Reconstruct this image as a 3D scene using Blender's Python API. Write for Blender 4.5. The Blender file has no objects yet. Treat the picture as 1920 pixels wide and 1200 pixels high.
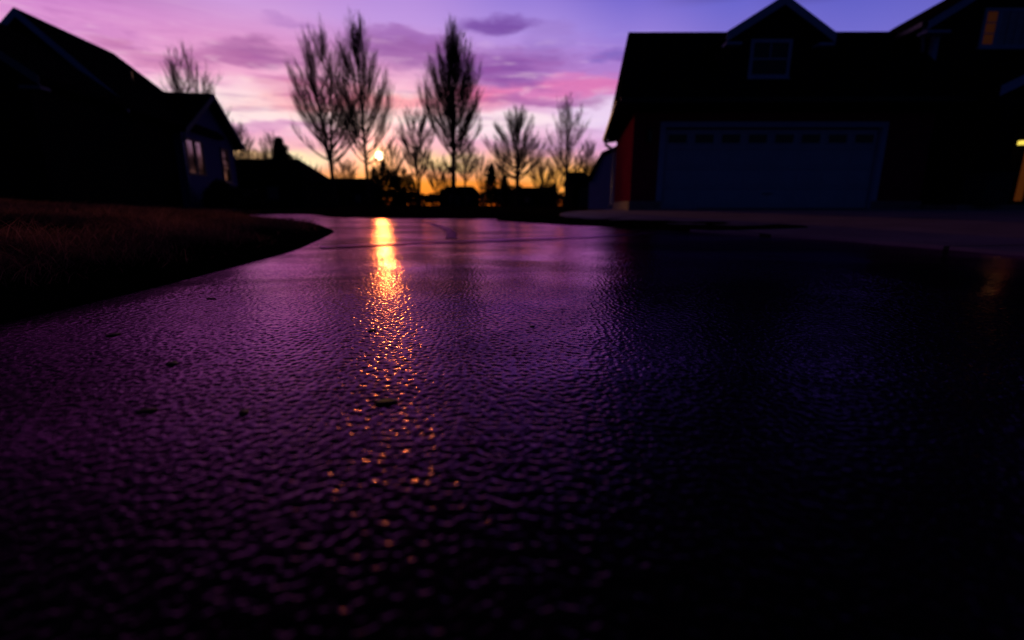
import bpy, bmesh, math, random
import numpy as np
from mathutils import Vector, Matrix
R = math.radians
PITCH = R(13.33)
CAM = Vector((0, 0, 0.30))
FOC = 907.0
sc = bpy.context.scene
col = sc.collection

# ------------------------------------------------------------------ helpers
def tag(o, label=None, cat=None, group=None, kind=None):
    if label: o['label'] = label
    if cat: o['category'] = cat
    if group: o['group'] = group
    if kind: o['kind'] = kind
    return o

def thing(name, label, cat, loc=(0, 0, 0), group=None):
    o = bpy.data.objects.new(name, None); col.objects.link(o)
    o.location = loc; o.empty_display_size = .2
    return tag(o, label, cat, group)

def root_loc(o):
    v = Vector((0, 0, 0))
    while o is not None:
        v += o.location; o = o.parent
    return v

class MB:
    def __init__(s, xf=None): s.v = []; s.f = []; s.xf = xf
    def add(s, vs, fs):
        b = len(s.v); s.v.extend(tuple(p) for p in vs)
        s.f.extend(tuple(b + i for i in f) for f in fs); return s
    def hexa(s, c):            # 8 corners: bottom 4 ccw, top 4 ccw
        return s.add(c, [(3, 2, 1, 0), (4, 5, 6, 7), (0, 1, 5, 4), (1, 2, 6, 5), (2, 3, 7, 6), (3, 0, 4, 7)])
    def box(s, x0, x1, y0, y1, z0, z1):
        return s.hexa([(x0, y0, z0), (x1, y0, z0), (x1, y1, z0), (x0, y1, z0), (x0, y0, z1), (x1, y0, z1), (x1, y1, z1), (x0, y1, z1)])
    def prism(s, poly, vec):   # planar polygon swept by vec
        n = len(poly); vec = Vector(vec)
        vs = [Vector(p) for p in poly] + [Vector(p) + vec for p in poly]
        fs = [tuple(range(n))[::-1], tuple(range(n, 2 * n))]
        fs += [(i, (i + 1) % n, n + (i + 1) % n, n + i) for i in range(n)]
        return s.add(vs, fs)
    def bar(s, a, b, w, h, up=(0, 0, 1)):   # square bar from a to b
        a = Vector(a); b = Vector(b); d = (b - a).normalized()
        u = Vector(up); u = (u - d * u.dot(d)).normalized(); r = d.cross(u)
        c = []
        for p in (a, b):
            c += [p - r * w / 2 - u * h / 2, p + r * w / 2 - u * h / 2, p + r * w / 2 + u * h / 2, p - r * w / 2 + u * h / 2]
        return s.hexa(c)
    def tube(s, pts, rad, n=6, cap=True):
        pts = [Vector(p) for p in pts]; b = len(s.v); m = len(pts)
        if not hasattr(rad, '__len__'): rad = [rad] * m
        for i, p in enumerate(pts):
            d = (pts[min(i + 1, m - 1)] - pts[max(i - 1, 0)]).normalized()
            a = Vector((0, 0, 1)) if abs(d.z) < .9 else Vector((1, 0, 0))
            u = d.cross(a).normalized(); w = d.cross(u)
            for k in range(n):
                t = 2 * math.pi * k / n
                s.v.append(tuple(p + (u * math.cos(t) + w * math.sin(t)) * rad[i]))
        for i in range(m - 1):
            for k in range(n):
                k2 = (k + 1) % n
                s.f.append((b + i * n + k, b + i * n + k2, b + (i + 1) * n + k2, b + (i + 1) * n + k))
        if cap:
            s.f.append(tuple(b + k for k in range(n))[::-1]); s.f.append(tuple(b + (m - 1) * n + k for k in range(n)))
        return s
    def build(s, name, mat, parent=None, smooth=False, bevel=0):
        off = root_loc(parent) if parent else Vector((0, 0, 0))
        vs = [Vector(s.xf(*p)) if s.xf else Vector(p) for p in s.v]
        me = bpy.data.meshes.new(name)
        me.from_pydata([tuple(p - off) for p in vs], [], s.f)
        bm = bmesh.new(); bm.from_mesh(me); bmesh.ops.recalc_face_normals(bm, faces=bm.faces); bm.to_mesh(me); bm.free()
        if smooth: me.polygons.foreach_set('use_smooth', [True] * len(me.polygons))
        me.materials.append(mat)
        o = bpy.data.objects.new(name, me); col.objects.link(o)
        if parent: o.parent = parent
        if bevel:
            md = o.modifiers.new('edge', 'BEVEL'); md.width = bevel; md.segments = 2; md.limit_method = 'ANGLE'
        return o

def np_mesh(name, V, F, mat, parent=None, smooth=False, attr=None):
    """V (n,3), F (m,k) uniform polygons"""
    off = np.array(root_loc(parent)) if parent else np.zeros(3)
    me = bpy.data.meshes.new(name); n, (m, k) = len(V), F.shape
    me.vertices.add(n); me.vertices.foreach_set('co', (V - off).astype(np.float32).ravel())
    me.loops.add(m * k); me.loops.foreach_set('vertex_index', F.astype(np.int32).ravel())
    me.polygons.add(m); me.polygons.foreach_set('loop_start', np.arange(0, m * k, k, dtype=np.int32))
    me.polygons.foreach_set('loop_total', np.full(m, k, dtype=np.int32))
    if smooth: me.polygons.foreach_set('use_smooth', np.ones(m, dtype=bool))
    me.update(calc_edges=True)
    if attr is not None:
        a = me.attributes.new('tone', 'FLOAT', 'POINT'); a.data.foreach_set('value', attr.astype(np.float32))
    me.materials.append(mat)
    o = bpy.data.objects.new(name, me); col.objects.link(o)
    if parent: o.parent = parent
    return o

def grid_mesh(name, X, Y, Z, mat, smooth=True, parent=None):
    a, b = X.shape
    V = np.stack([X, Y, Z], -1).reshape(-1, 3)
    i = np.arange(a * b).reshape(a, b)
    F = np.stack([i[:-1, :-1], i[:-1, 1:], i[1:, 1:], i[1:, :-1]], -1).reshape(-1, 4)
    return np_mesh(name, V, F, mat, parent, smooth)

def fbm(x, y, seed=0, octaves=4, f0=1.0, gain=.5):
    r = np.random.RandomState(seed); out = 0; amp = 1.0; f = f0
    for _ in range(octaves):
        for _ in range(3):
            th = r.uniform(0, 6.283); ph = r.uniform(0, 6.283); g = f * r.uniform(.7, 1.4)
            out = out + amp / 3 * np.sin(g * (x * np.cos(th) + y * np.sin(th)) + ph + 1.3 * np.sin(g * .6 * (y * np.cos(th) - x * np.sin(th)) + 2 * ph))
        amp *= gain; f *= 2.0
    return out

# ------------------------------------------------------------------ materials
class NT:
    def __init__(s, tree): s.t = tree
    def n(s, ty, **kw):
        x = s.t.nodes.new(ty)
        for k, v in kw.items(): setattr(x, k, v)
        return x
    def L(s, a, b): s.t.links.new(a, b)
    def put(s, sock, v):
        if hasattr(v, 'is_output') or isinstance(v, bpy.types.NodeSocket): s.L(v, sock)
        else: sock.default_value = v
    def m(s, op, a, b=None, c=None, clamp=False):
        x = s.n('ShaderNodeMath', operation=op, use_clamp=clamp)
        for i, v in enumerate((a, b, c)):
            if v is not None: s.put(x.inputs[i], v)
        return x.outputs[0]
    def ss(s, v, lo, hi, a=0.0, b=1.0, kind='SMOOTHSTEP'):
        x = s.n('ShaderNodeMapRange', interpolation_type=kind); s.put(x.inputs[0], v)
        for i, q in zip((1, 2, 3, 4), (lo, hi, a, b)): s.put(x.inputs[i], q)
        return x.outputs[0]
    def mix(s, f, a, b, blend='MIX'):
        x = s.n('ShaderNodeMix', data_type='RGBA', blend_type=blend); s.put(x.inputs[0], f)
        for i, v in ((6, a), (7, b)):
            if isinstance(v, (tuple, list)) and len(v) == 3: v = (*v, 1)
            s.put(x.inputs[i], v)
        return x.outputs[2]
    def noise(s, vec, scale, detail=3, rough=.5, dist=0.0):
        x = s.n('ShaderNodeTexNoise'); s.L(vec, x.inputs['Vector'])
        x.inputs['Scale'].default_value = scale; x.inputs['Detail'].default_value = detail
        x.inputs['Roughness'].default_value = rough; x.inputs['Distortion'].default_value = dist
        return x.outputs['Fac']
    def vmap(s, vec, scale=(1, 1, 1), rot=(0, 0, 0)):
        x = s.n('ShaderNodeMapping'); s.L(vec, x.inputs[0]); x.inputs['Scale'].default_value = scale; x.inputs['Rotation'].default_value = rot
        return x.outputs[0]

def new_mat(name):
    m = bpy.data.materials.new(name); m.use_nodes = True
    t = NT(m.node_tree); p = m.node_tree.nodes['Principled BSDF']
    geo = t.n('ShaderNodeNewGeometry')
    return m, t, p, geo.outputs['Position']

def mat_plain(name, c, rough=.6, var=.25, scale=6, bump=.0, spec=.4):
    m, t, p, pos = new_mat(name)
    f = t.noise(pos, scale, 4, .6)
    lo = tuple(x * (1 - var) for x in c); hi = tuple(min(1, x * (1 + var)) for x in c)
    t.L(t.mix(t.ss(f, .3, .7), lo, hi), p.inputs['Base Color'])
    p.inputs['Roughness'].default_value = rough; p.inputs['Specular IOR Level'].default_value = spec
    if bump:
        b = t.n('ShaderNodeBump'); b.inputs['Strength'].default_value = .6; b.inputs['Distance'].default_value = bump
        t.L(t.noise(pos, scale * 6, 4, .6), b.inputs['Height']); t.L(b.outputs[0], p.inputs['Normal'])
    return m

def mat_emit(name, c, strength, var=.35):
    m, t, p, pos = new_mat(name)
    f = t.noise(pos, 9, 2)
    t.L(t.mix(f, tuple(x * (1 - var) for x in c), c), p.inputs['Emission Color'])
    p.inputs['Emission Strength'].default_value = strength
    p.inputs['Base Color'].default_value = (*(x * .3 for x in c), 1); p.inputs['Roughness'].default_value = .3
    return m

def mat_siding(name, c, pitch=.13, rough=.55):
    m, t, p, pos = new_mat(name)
    sep = t.n('ShaderNodeSeparateXYZ'); t.L(pos, sep.inputs[0])
    saw = t.m('FRACT', t.m('DIVIDE', sep.outputs[2], pitch))
    f = t.noise(pos, 3, 4, .6)
    t.L(t.mix(f, tuple(x * .82 for x in c), c), p.inputs['Base Color'])
    b = t.n('ShaderNodeBump'); b.inputs['Strength'].default_value = .9; b.inputs['Distance'].default_value = .018
    t.L(t.m('SUBTRACT', 1.0, saw), b.inputs['Height']); t.L(b.outputs[0], p.inputs['Normal'])
    p.inputs['Roughness'].default_value = max(rough, .8); p.inputs['Specular IOR Level'].default_value = 0
    return m

def mat_brick(name, c1, c2, mortar):
    m, t, p, pos = new_mat(name)
    sep = t.n('ShaderNodeSeparateXYZ'); t.L(pos, sep.inputs[0])
    cmb = t.n('ShaderNodeCombineXYZ'); t.L(t.m('ADD', sep.outputs[0], t.m('MULTIPLY', sep.outputs[1], 1.0)), cmb.inputs[0]); t.L(sep.outputs[2], cmb.inputs[1])
    br = t.n('ShaderNodeTexBrick'); t.L(cmb.outputs[0], br.inputs['Vector'])
    br.inputs['Color1'].default_value = (*c1, 1); br.inputs['Color2'].default_value = (*c2, 1); br.inputs['Mortar'].default_value = (*mortar, 1)
    br.inputs['Scale'].default_value = 1; br.inputs['Brick Width'].default_value = .21; br.inputs['Row Height'].default_value = .075; br.inputs['Mortar Size'].default_value = .006
    t.L(t.mix(t.ss(t.noise(pos, 2.3, 4), .3, .75, 0, .45), br.outputs['Color'], tuple(x * .5 for x in c1)), p.inputs['Base Color'])
    b = t.n('ShaderNodeBump', invert=True); b.inputs['Strength'].default_value = .7; b.inputs['Distance'].default_value = .01
    t.L(br.outputs['Fac'], b.inputs['Height']); t.L(b.outputs[0], p.inputs['Normal'])
    p.inputs['Roughness'].default_value = .95; p.inputs['Specular IOR Level'].default_value = 0
    return m

def mat_shingle(name, c):
    m, t, p, pos = new_mat(name)
    sep = t.n('ShaderNodeSeparateXYZ'); t.L(pos, sep.inputs[0])
    cmb = t.n('ShaderNodeCombineXYZ'); t.L(t.m('ADD', sep.outputs[0], sep.outputs[1]), cmb.inputs[0]); t.L(sep.outputs[2], cmb.inputs[1])
    br = t.n('ShaderNodeTexBrick'); t.L(cmb.outputs[0], br.inputs['Vector'])
    br.inputs['Color1'].default_value = (*(x * .8 for x in c), 1); br.inputs['Color2'].default_value = (*(x * 1.25 for x in c), 1); br.inputs['Mortar'].default_value = (*(x * .4 for x in c), 1)
    br.inputs['Scale'].default_value = 1; br.inputs['Brick Width'].default_value = .3; br.inputs['Row Height'].default_value = .09; br.inputs['Mortar Size'].default_value = .006
    t.L(br.outputs['Color'], p.inputs['Base Color'])
    b = t.n('ShaderNodeBump', invert=True); b.inputs['Strength'].default_value = .6; b.inputs['Distance'].default_value = .008
    t.L(br.outputs['Fac'], b.inputs['Height']); t.L(b.outputs[0], p.inputs['Normal'])
    p.inputs['Roughness'].default_value = .95; p.inputs['Specular IOR Level'].default_value = 0
    return m

def mat_glass(name, c=(.006, .007, .012), rough=.04, ior=1.6):
    m, t, p, pos = new_mat(name)
    p.inputs['Base Color'].default_value = (*c, 1); p.inputs['Roughness'].default_value = rough
    p.inputs['IOR'].default_value = ior
    b = t.n('ShaderNodeBump'); b.inputs['Strength'].default_value = .25; b.inputs['Distance'].default_value = .01
    t.L(t.noise(pos, 1.2, 1), b.inputs['Height']); t.L(b.outputs[0], p.inputs['Normal'])
    return m

def mat_attr(name, c0, c1, rough=.8):
    m, t, p, pos = new_mat(name)
    a = t.n('ShaderNodeAttribute', attribute_name='tone')
    t.L(t.mix(a.outputs['Fac'], c0, c1), p.inputs['Base Color'])
    p.inputs['Roughness'].default_value = rough; p.inputs['Specular IOR Level'].default_value = .15
    return m

M = {}
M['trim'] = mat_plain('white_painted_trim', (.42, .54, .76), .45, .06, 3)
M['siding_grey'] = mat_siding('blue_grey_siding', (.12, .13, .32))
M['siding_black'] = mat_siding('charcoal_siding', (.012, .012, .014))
M['fascia'] = mat_plain('charcoal_fascia', (.010, .010, .011), .9, .2, 5, 0, 0)
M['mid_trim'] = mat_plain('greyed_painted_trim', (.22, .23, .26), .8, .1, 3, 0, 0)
M['dark_trim'] = mat_plain('dark_painted_trim', (.05, .05, .06), .6, .1, 3)
M['siding_dark'] = mat_siding('dark_brown_siding', (.03, .024, .024))
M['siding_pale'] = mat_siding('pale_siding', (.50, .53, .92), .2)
M['brick'] = mat_brick('red_brick', (.40, .016, .075), (.28, .012, .055), (.16, .04, .07))
M['shingle'] = mat_shingle('dark_shingle', (.012, .012, .014))
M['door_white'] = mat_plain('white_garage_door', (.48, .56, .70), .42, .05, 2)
M['glass'] = mat_glass('dark_glass')
M['glass_refl'] = mat_glass('reflective_glass', (.01, .01, .015), .03, 2.7)
M['concrete_base'] = mat_plain('pale_foundation', (.42, .26, .25), .9, .15, 5, .004)
M['stone'] = mat_plain('column_stone', (.05, .045, .045), .9, .4, 9, .012)
M['metal_dark'] = mat_plain('dark_metal', (.014, .014, .016), .45, .2, 10)
M['bark'] = mat_plain('tree_bark', (.055, .042, .036), .95, .4, 14, .012, .1)
M['twig'] = mat_plain('bare_twigs', (.06, .042, .036), .95, .3, 4, 0, .1)
M['needles'] = mat_attr('evergreen_needles', (.012, .022, .012), (.035, .055, .025))
M['leafy'] = mat_attr('dark_shrub_leaves', (.02, .022, .012), (.06, .045, .025))
M['wood'] = mat_plain('weathered_wood', (.11, .08, .06), .85, .3, 12, .003)
M['amber'] = mat_emit('amber_lit_glass', (1.0, .24, .03), .06)
M['amber_dim'] = mat_emit('dim_amber_lit_glass', (1.0, .24, .05), .024)
M['lamp'] = mat_emit('lamp_glow', (1.0, .74, .10), 1.25, .1)
M['curtain'] = mat_plain('pale_curtain', (.5, .5, .58), .8, .12, 8)
M['dead_leaf'] = mat_plain('dead_leaf', (.009, .006, .006), .7, .4, 60, .001)
M['pale_leaf'] = mat_plain('pale_dry_leaf', (.36, .27, .22), .7, .3, 60, .001)

# wet asphalt ------------------------------------------------------------
def mat_road():
    m, t, p, pos = new_mat('wet_asphalt')
    big = t.noise(t.vmap(pos, (1, 1.0, 1)), .8, 3, .5)
    mid = t.noise(pos, 5.0, 3, .55)
    warp = t.n('ShaderNodeTexNoise'); t.L(pos, warp.inputs['Vector']); warp.inputs['Scale'].default_value = 45; warp.inputs['Detail'].default_value = 2
    add = t.n('ShaderNodeVectorMath', operation='MULTIPLY_ADD'); t.L(warp.outputs['Color'], add.inputs[0]); add.inputs[1].default_value = (.012, .012, 0); t.L(pos, add.inputs[2])
    flat = t.n('ShaderNodeVectorMath', operation='MULTIPLY'); t.L(add.outputs[0], flat.inputs[0]); flat.inputs[1].default_value = (1, 1, 0)
    vo = t.n('ShaderNodeTexVoronoi', feature='SMOOTH_F1', voronoi_dimensions='2D'); t.L(flat.outputs[0], vo.inputs['Vector'])
    vo.inputs['Scale'].default_value = 80; vo.inputs['Smoothness'].default_value = .55; vo.inputs['Randomness'].default_value = 1
    stone = t.m('SUBTRACT', 1.0, t.m('POWER', vo.outputs['Distance'], 1.6))
    fine = t.noise(pos, 260, 2, .5)
    amp = t.ss(mid, .3, .7, .65, 1.15)
    h = t.m('MULTIPLY', stone, amp)
    h = t.m('ADD', h, t.m('MULTIPLY', fine, .16))
    sxyz = t.n('ShaderNodeSeparateXYZ'); t.L(pos, sxyz.inputs[0])
    nearf = t.m('MULTIPLY', t.ss(sxyz.outputs[1], 4.1, 3.0), t.ss(sxyz.outputs[0], 2.6, 1.6))
    h = t.m('ADD', t.m('MULTIPLY', h, t.m('SUBTRACT', 1.0, nearf)), t.m('MULTIPLY', fine, t.m('MULTIPLY', nearf, .12)))
    b1 = t.n('ShaderNodeBump'); b1.inputs['Strength'].default_value = 1.0; b1.inputs['Distance'].default_value = .0014
    t.L(h, b1.inputs['Height'])
    b0 = t.n('ShaderNodeBump'); b0.inputs['Strength'].default_value = 1.0; b0.inputs['Distance'].default_value = .022
    t.L(big, b0.inputs['Height']); t.L(b0.outputs[0], b1.inputs['Normal'])
    df = t.n('ShaderNodeBsdfDiffuse'); gl = t.n('ShaderNodeBsdfAnisotropic', distribution='MULTI_GGX'); fr = t.n('ShaderNodeFresnel'); mx = t.n('ShaderNodeMixShader')
    t.L(t.mix(t.ss(mid, .3, .7), (.006, .006, .007), (.011, .010, .011)), df.inputs['Color'])
    # a water film over rougher stone; drier patches shine less
    g2 = t.n('ShaderNodeBsdfAnisotropic', distribution='MULTI_GGX'); gm = t.n('ShaderNodeMixShader')
    for q in (gl, g2): q.inputs['Color'].default_value = (1.0, .44, .98, 1)  # purple of the sky's reflection is put into the gloss colour itself
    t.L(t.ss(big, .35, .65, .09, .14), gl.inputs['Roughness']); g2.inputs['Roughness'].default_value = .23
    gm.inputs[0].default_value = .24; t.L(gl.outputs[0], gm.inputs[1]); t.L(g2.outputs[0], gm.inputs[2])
    fr.inputs['IOR'].default_value = 1.39
    wet = t.ss(t.noise(t.vmap(pos, (.55, 1.0, 1), (0, 0, R(-18))), 1.15, 3, .55, .5), .38, .58, .52, 1.0)
    for q in (df, gl, g2, fr): t.L(b1.outputs[0], q.inputs['Normal'])
    t.L(t.m('MULTIPLY', fr.outputs[0], wet), mx.inputs[0]); t.L(df.outputs[0], mx.inputs[1]); t.L(gm.outputs[0], mx.inputs[2])
    mo = [n for n in m.node_tree.nodes if n.type == 'OUTPUT_MATERIAL'][0]; t.L(mx.outputs[0], mo.inputs[0]); m.node_tree.nodes.remove(p)
    return m
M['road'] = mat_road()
def mat_seal():
    m, t, p, pos = new_mat('tar_seal'); m.node_tree.nodes.remove(p)
    df = t.n('ShaderNodeBsdfDiffuse'); gl = t.n('ShaderNodeBsdfAnisotropic'); fr = t.n('ShaderNodeFresnel'); mx = t.n('ShaderNodeMixShader')
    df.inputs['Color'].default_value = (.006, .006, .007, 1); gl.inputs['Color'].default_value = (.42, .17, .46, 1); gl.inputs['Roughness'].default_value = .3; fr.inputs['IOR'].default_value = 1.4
    t.L(fr.outputs[0], mx.inputs[0]); t.L(df.outputs[0], mx.inputs[1]); t.L(gl.outputs[0], mx.inputs[2])
    mo = [n for n in m.node_tree.nodes if n.type == 'OUTPUT_MATERIAL'][0]; t.L(mx.outputs[0], mo.inputs[0])
    return m
M['seal'] = mat_seal()
def mat_concrete():
    m, t, p, pos = new_mat('damp_concrete')
    f = t.noise(pos, 1.4, 5, .6)
    rot = t.vmap(pos, (1, 1, 1), (0, 0, R(-7)))
    br = t.n('ShaderNodeTexBrick'); t.L(rot, br.inputs['Vector']); br.offset = 0
    br.inputs['Scale'].default_value = 1; br.inputs['Brick Width'].default_value = 3.1; br.inputs['Row Height'].default_value = 3.0; br.inputs['Mortar Size'].default_value = .022
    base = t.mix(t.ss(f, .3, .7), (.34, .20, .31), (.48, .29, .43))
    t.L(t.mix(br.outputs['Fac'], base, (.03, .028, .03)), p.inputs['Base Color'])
    b = t.n('ShaderNodeBump'); b.inputs['Distance'].default_value = .004; b.inputs['Strength'].default_value = .7
    t.L(t.noise(pos, 60, 4, .65), b.inputs['Height']); t.L(b.outputs[0], p.inputs['Normal'])
    p.inputs['Roughness'].default_value = .75; p.inputs['Specular IOR Level'].default_value = .25
    return m
M['concrete'] = mat_concrete()
def mat_soil(name, a, b_):
    m, t, p, pos = new_mat(name)
    t.L(t.mix(t.ss(t.noise(pos, 3, 5, .65), .35, .65), a, b_), p.inputs['Base Color'])
    b = t.n('ShaderNodeBump'); b.inputs['Distance'].default_value = .02; t.L(t.noise(pos, 30, 5, .7), b.inputs['Height']); t.L(b.outputs[0], p.inputs['Normal'])
    p.inputs['Roughness'].default_value = .95; p.inputs['Specular IOR Level'].default_value = 0
    return m
M['soil'] = mat_soil('lawn_soil', (.006, .005, .004), (.014, .010, .008))
M['verge'] = mat_soil('dormant_turf', (.014, .009, .006), (.03, .019, .012))
def mat_blade():
    m = bpy.data.materials.new('dry_grass_blades'); m.use_nodes = True; t = NT(m.node_tree); m.node_tree.nodes.clear()
    a = t.n('ShaderNodeAttribute', attribute_name='tone'); c = t.mix(a.outputs['Fac'], (.010, .005, .005), (.46, .19, .18))
    d = t.n('ShaderNodeBsdfDiffuse'); tl = t.n('ShaderNodeBsdfTranslucent'); mx = t.n('ShaderNodeMixShader'); o = t.n('ShaderNodeOutputMaterial')
    t.L(c, d.inputs[0]); t.L(c, tl.inputs[0]); mx.inputs[0].default_value = .5; t.L(d.outputs[0], mx.inputs[1]); t.L(tl.outputs[0], mx.inputs[2]); t.L(mx.outputs[0], o.inputs[0])
    return m
M['blade'] = mat_blade()

# ------------------------------------------------------------------ camera
cam = bpy.data.cameras.new('camera'); co = bpy.data.objects.new('camera', cam); col.objects.link(co)
co.location = CAM; co.rotation_euler = (R(90) - PITCH, 0, 0)
cam.lens = FOC / 1920 * 36; cam.sensor_width = 36; cam.clip_start = .02; cam.clip_end = 5000
cam.dof.use_dof = True; cam.dof.focus_distance = 1.35; cam.dof.aperture_fstop = 1.55; cam.dof.aperture_blades = 0
sc.camera = co

def ray(u, v):
    a = (u - 960) / FOC; b = (600 - v) / FOC
    return Vector((a, math.cos(PITCH) + b * math.sin(PITCH), b * math.cos(PITCH) - math.sin(PITCH)))
def azel(u, v):
    d = ray(u, v); return math.degrees(math.atan2(d.x, d.y)), math.degrees(math.atan2(d.z, math.hypot(d.x, d.y)))

# ------------------------------------------------------------------ sky
SUN_AZ, SUN_EL = azel(712, 292)
def lin(c): return tuple(((x / 255) / 12.92 if x / 255 <= .04045 else ((x / 255 + .055) / 1.055) ** 2.4) for x in c)
w = bpy.data.worlds.new('World'); sc.world = w; w.use_nodes = True
t = NT(w.node_tree); w.node_tree.nodes.clear()
out = t.n('ShaderNodeOutputWorld'); bg = t.n('ShaderNodeBackground'); bg2 = t.n('ShaderNodeBackground'); addsh = t.n('ShaderNodeAddShader')
tc = t.n('ShaderNodeTexCoord'); sep = t.n('ShaderNodeSeparateXYZ'); t.L(tc.outputs['Generated'], sep.inputs[0])
X, Y, Z = sep.outputs
D = 180 / math.pi
az = t.m('MULTIPLY', t.m('ARCTAN2', X, Y), D)
el = t.m('MULTIPLY', t.m('ARCSINE', t.m('MINIMUM', t.m('MAXIMUM', Z, -1.0), 1.0)), D)
HI = [(23.2, (134, 46, 140)), (25.6, (60, 15, 76)), (28.5, (20, 5, 32)), (32, (6, 3, 15)), (46, (3, 2, 11)), (60, (2, 3, 11))]
cols = {   # azimuth: [(elevation, sRGB)]
 -55: [(0, (120, 70, 60)), (6, (110, 70, 100)), (12, (80, 52, 104)), (16, (40, 20, 60)), (20, (12, 6, 28)), (28, (5, 3, 15)), (60, (2, 3, 11))],
 -44: [(0, (250, 150, 70)), (3, (250, 170, 110)), (6, (240, 165, 185)), (10, (232, 150, 200)), (13.5, (226, 155, 212)), (16, (208, 132, 205)), (17.8, (140, 66, 146)), (20, (66, 20, 78)), (22.5, (26, 8, 42)), (27, (10, 4, 22)), (36, (4, 3, 14)), (60, (2, 3, 11))],
 -26: [(0, (255, 128, 30)), (2.5, (255, 158, 66)), (5, (250, 192, 186)), (7, (240, 176, 206)), (9.5, (255, 218, 230)), (12, (242, 172, 208)), (15, (222, 150, 205)), (18, (206, 155, 220)), (21, (184, 130, 210))] + HI,
 -12: [(0, (255, 118, 18)), (2.5, (255, 152, 50)), (5, (253, 190, 178)), (7, (248, 188, 206)), (10, (255, 228, 234)), (12, (246, 185, 212)), (15, (205, 145, 205)), (18, (190, 150, 225)), (21, (176, 138, 220))] + HI,
 2: [(0, (255, 112, 18)), (2.5, (255, 145, 55)), (5, (246, 172, 182)), (7, (242, 184, 216)), (9, (250, 216, 238)), (11.5, (205, 130, 195)), (14, (190, 135, 210)), (17, (178, 145, 226)), (20.6, (146, 122, 216)), (23, (104, 50, 140)), (26.5, (52, 18, 76)), (31, (20, 7, 34)), (38, (5, 3, 15)), (60, (2, 3, 11))],
 13: [(0, (255, 140, 50)), (2.5, (250, 160, 120)), (5, (226, 155, 190)), (7, (222, 175, 225)), (9, (225, 200, 240)), (11.5, (200, 130, 200)), (14, (172, 125, 208)), (17, (148, 125, 218)), (19.8, (120, 106, 208)), (21.3, (54, 36, 116)), (23.5, (17, 10, 50)), (27, (6, 5, 24)), (38, (3, 3, 13)), (60, (2, 3, 11))],
 23: [(0, (215, 130, 140)), (5, (190, 135, 190)), (10, (170, 130, 206)), (15, (130, 115, 210)), (18.6, (106, 101, 204)), (20, (42, 38, 110)), (22, (12, 10, 46)), (26, (4, 4, 20)), (36, (3, 3, 13)), (60, (2, 3, 11))],
 33: [(0, (200, 120, 130)), (5, (170, 120, 190)), (10, (140, 115, 205)), (15, (112, 106, 205)), (17.4, (98, 96, 198)), (18.6, (36, 38, 106)), (20.5, (9, 10, 42)), (24, (3, 4, 20)), (32, (2, 3, 13)), (60, (2, 4, 13))],
 70: [(0, (30, 18, 40)), (6, (24, 18, 50)), (15, (10, 12, 42)), (25, (4, 6, 24)), (45, (2, 4, 18)), (60, (2, 4, 13))],
}
fac = t.m('DIVIDE', el, 60.0, clamp=True)
cur = None; prev = None
for a in sorted(cols):
    r = t.n('ShaderNodeValToRGB'); e = r.color_ramp.elements
    pts = cols[a]
    while len(e) < len(pts): e.new(1.0)
    for q, (x, c) in zip(e, pts): q.position = x / 60; q.color = (*lin(c), 1)
    # positions may reorder while assigning: set again in order
    for q, (x, c) in zip(sorted(e, key=lambda q: q.position), pts): q.position = x / 60; q.color = (*lin(c), 1)
    t.L(fac, r.inputs[0])
    cur = r.outputs[0] if cur is None else t.mix(t.ss(az, prev, a), cur, r.outputs[0])
    prev = a
# drifting cloud field: coordinates in degrees, stretched along the horizon
cmb = t.n('ShaderNodeCombineXYZ'); t.L(az, cmb.inputs[0]); t.L(el, cmb.inputs[1])
AE = cmb.outputs[0]
wn = t.n('ShaderNodeTexNoise'); t.L(t.vmap(AE, (.09, .26, 1)), wn.inputs['Vector']); wn.inputs['Scale'].default_value = 1.6; wn.inputs['Detail'].default_value = 5; wn.inputs['Roughness'].default_value = .58
ws = t.n('ShaderNodeSeparateColor'); t.L(wn.outputs['Color'], ws.inputs[0])
azw = t.m('ADD', az, t.m('MULTIPLY', t.m('SUBTRACT', ws.outputs[0], .5), 9.0))
elw = t.m('ADD', el, t.m('MULTIPLY', t.m('SUBTRACT', ws.outputs[1], .5), 4.0))
streak = t.noise(t.vmap(AE, (.05, .5, 1), (0, 0, R(4))), 1.5, 5, .6, .4)
def blob(u, v, ru, rv, c, s, tilt=0.0):
    global cur
    a0, e0 = azel(u, v); k = FOC * (1 + ((u - 960) / FOC) ** 2 + ((600 - v) / FOC) ** 2) ** .5
    ra = math.degrees(ru / k) * 1.1; re = math.degrees(rv / k) * 1.1
    dx = t.m('SUBTRACT', azw, a0); dy = t.m('SUBTRACT', elw, e0)
    if tilt: dy = t.m('SUBTRACT', dy, t.m('MULTIPLY', dx, tilt))
    dx = t.m('DIVIDE', dx, ra); dy = t.m('DIVIDE', dy, re)
    d = t.m('ADD', t.m('MULTIPLY', dx, dx), t.m('MULTIPLY', dy, dy))
    mk = t.m('MULTIPLY', t.ss(d, 1.8, 0.05), t.ss(streak, .30, .60, .5 * s, s), clamp=True)
    cur = t.mix(mk, cur, lin(c))
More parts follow.
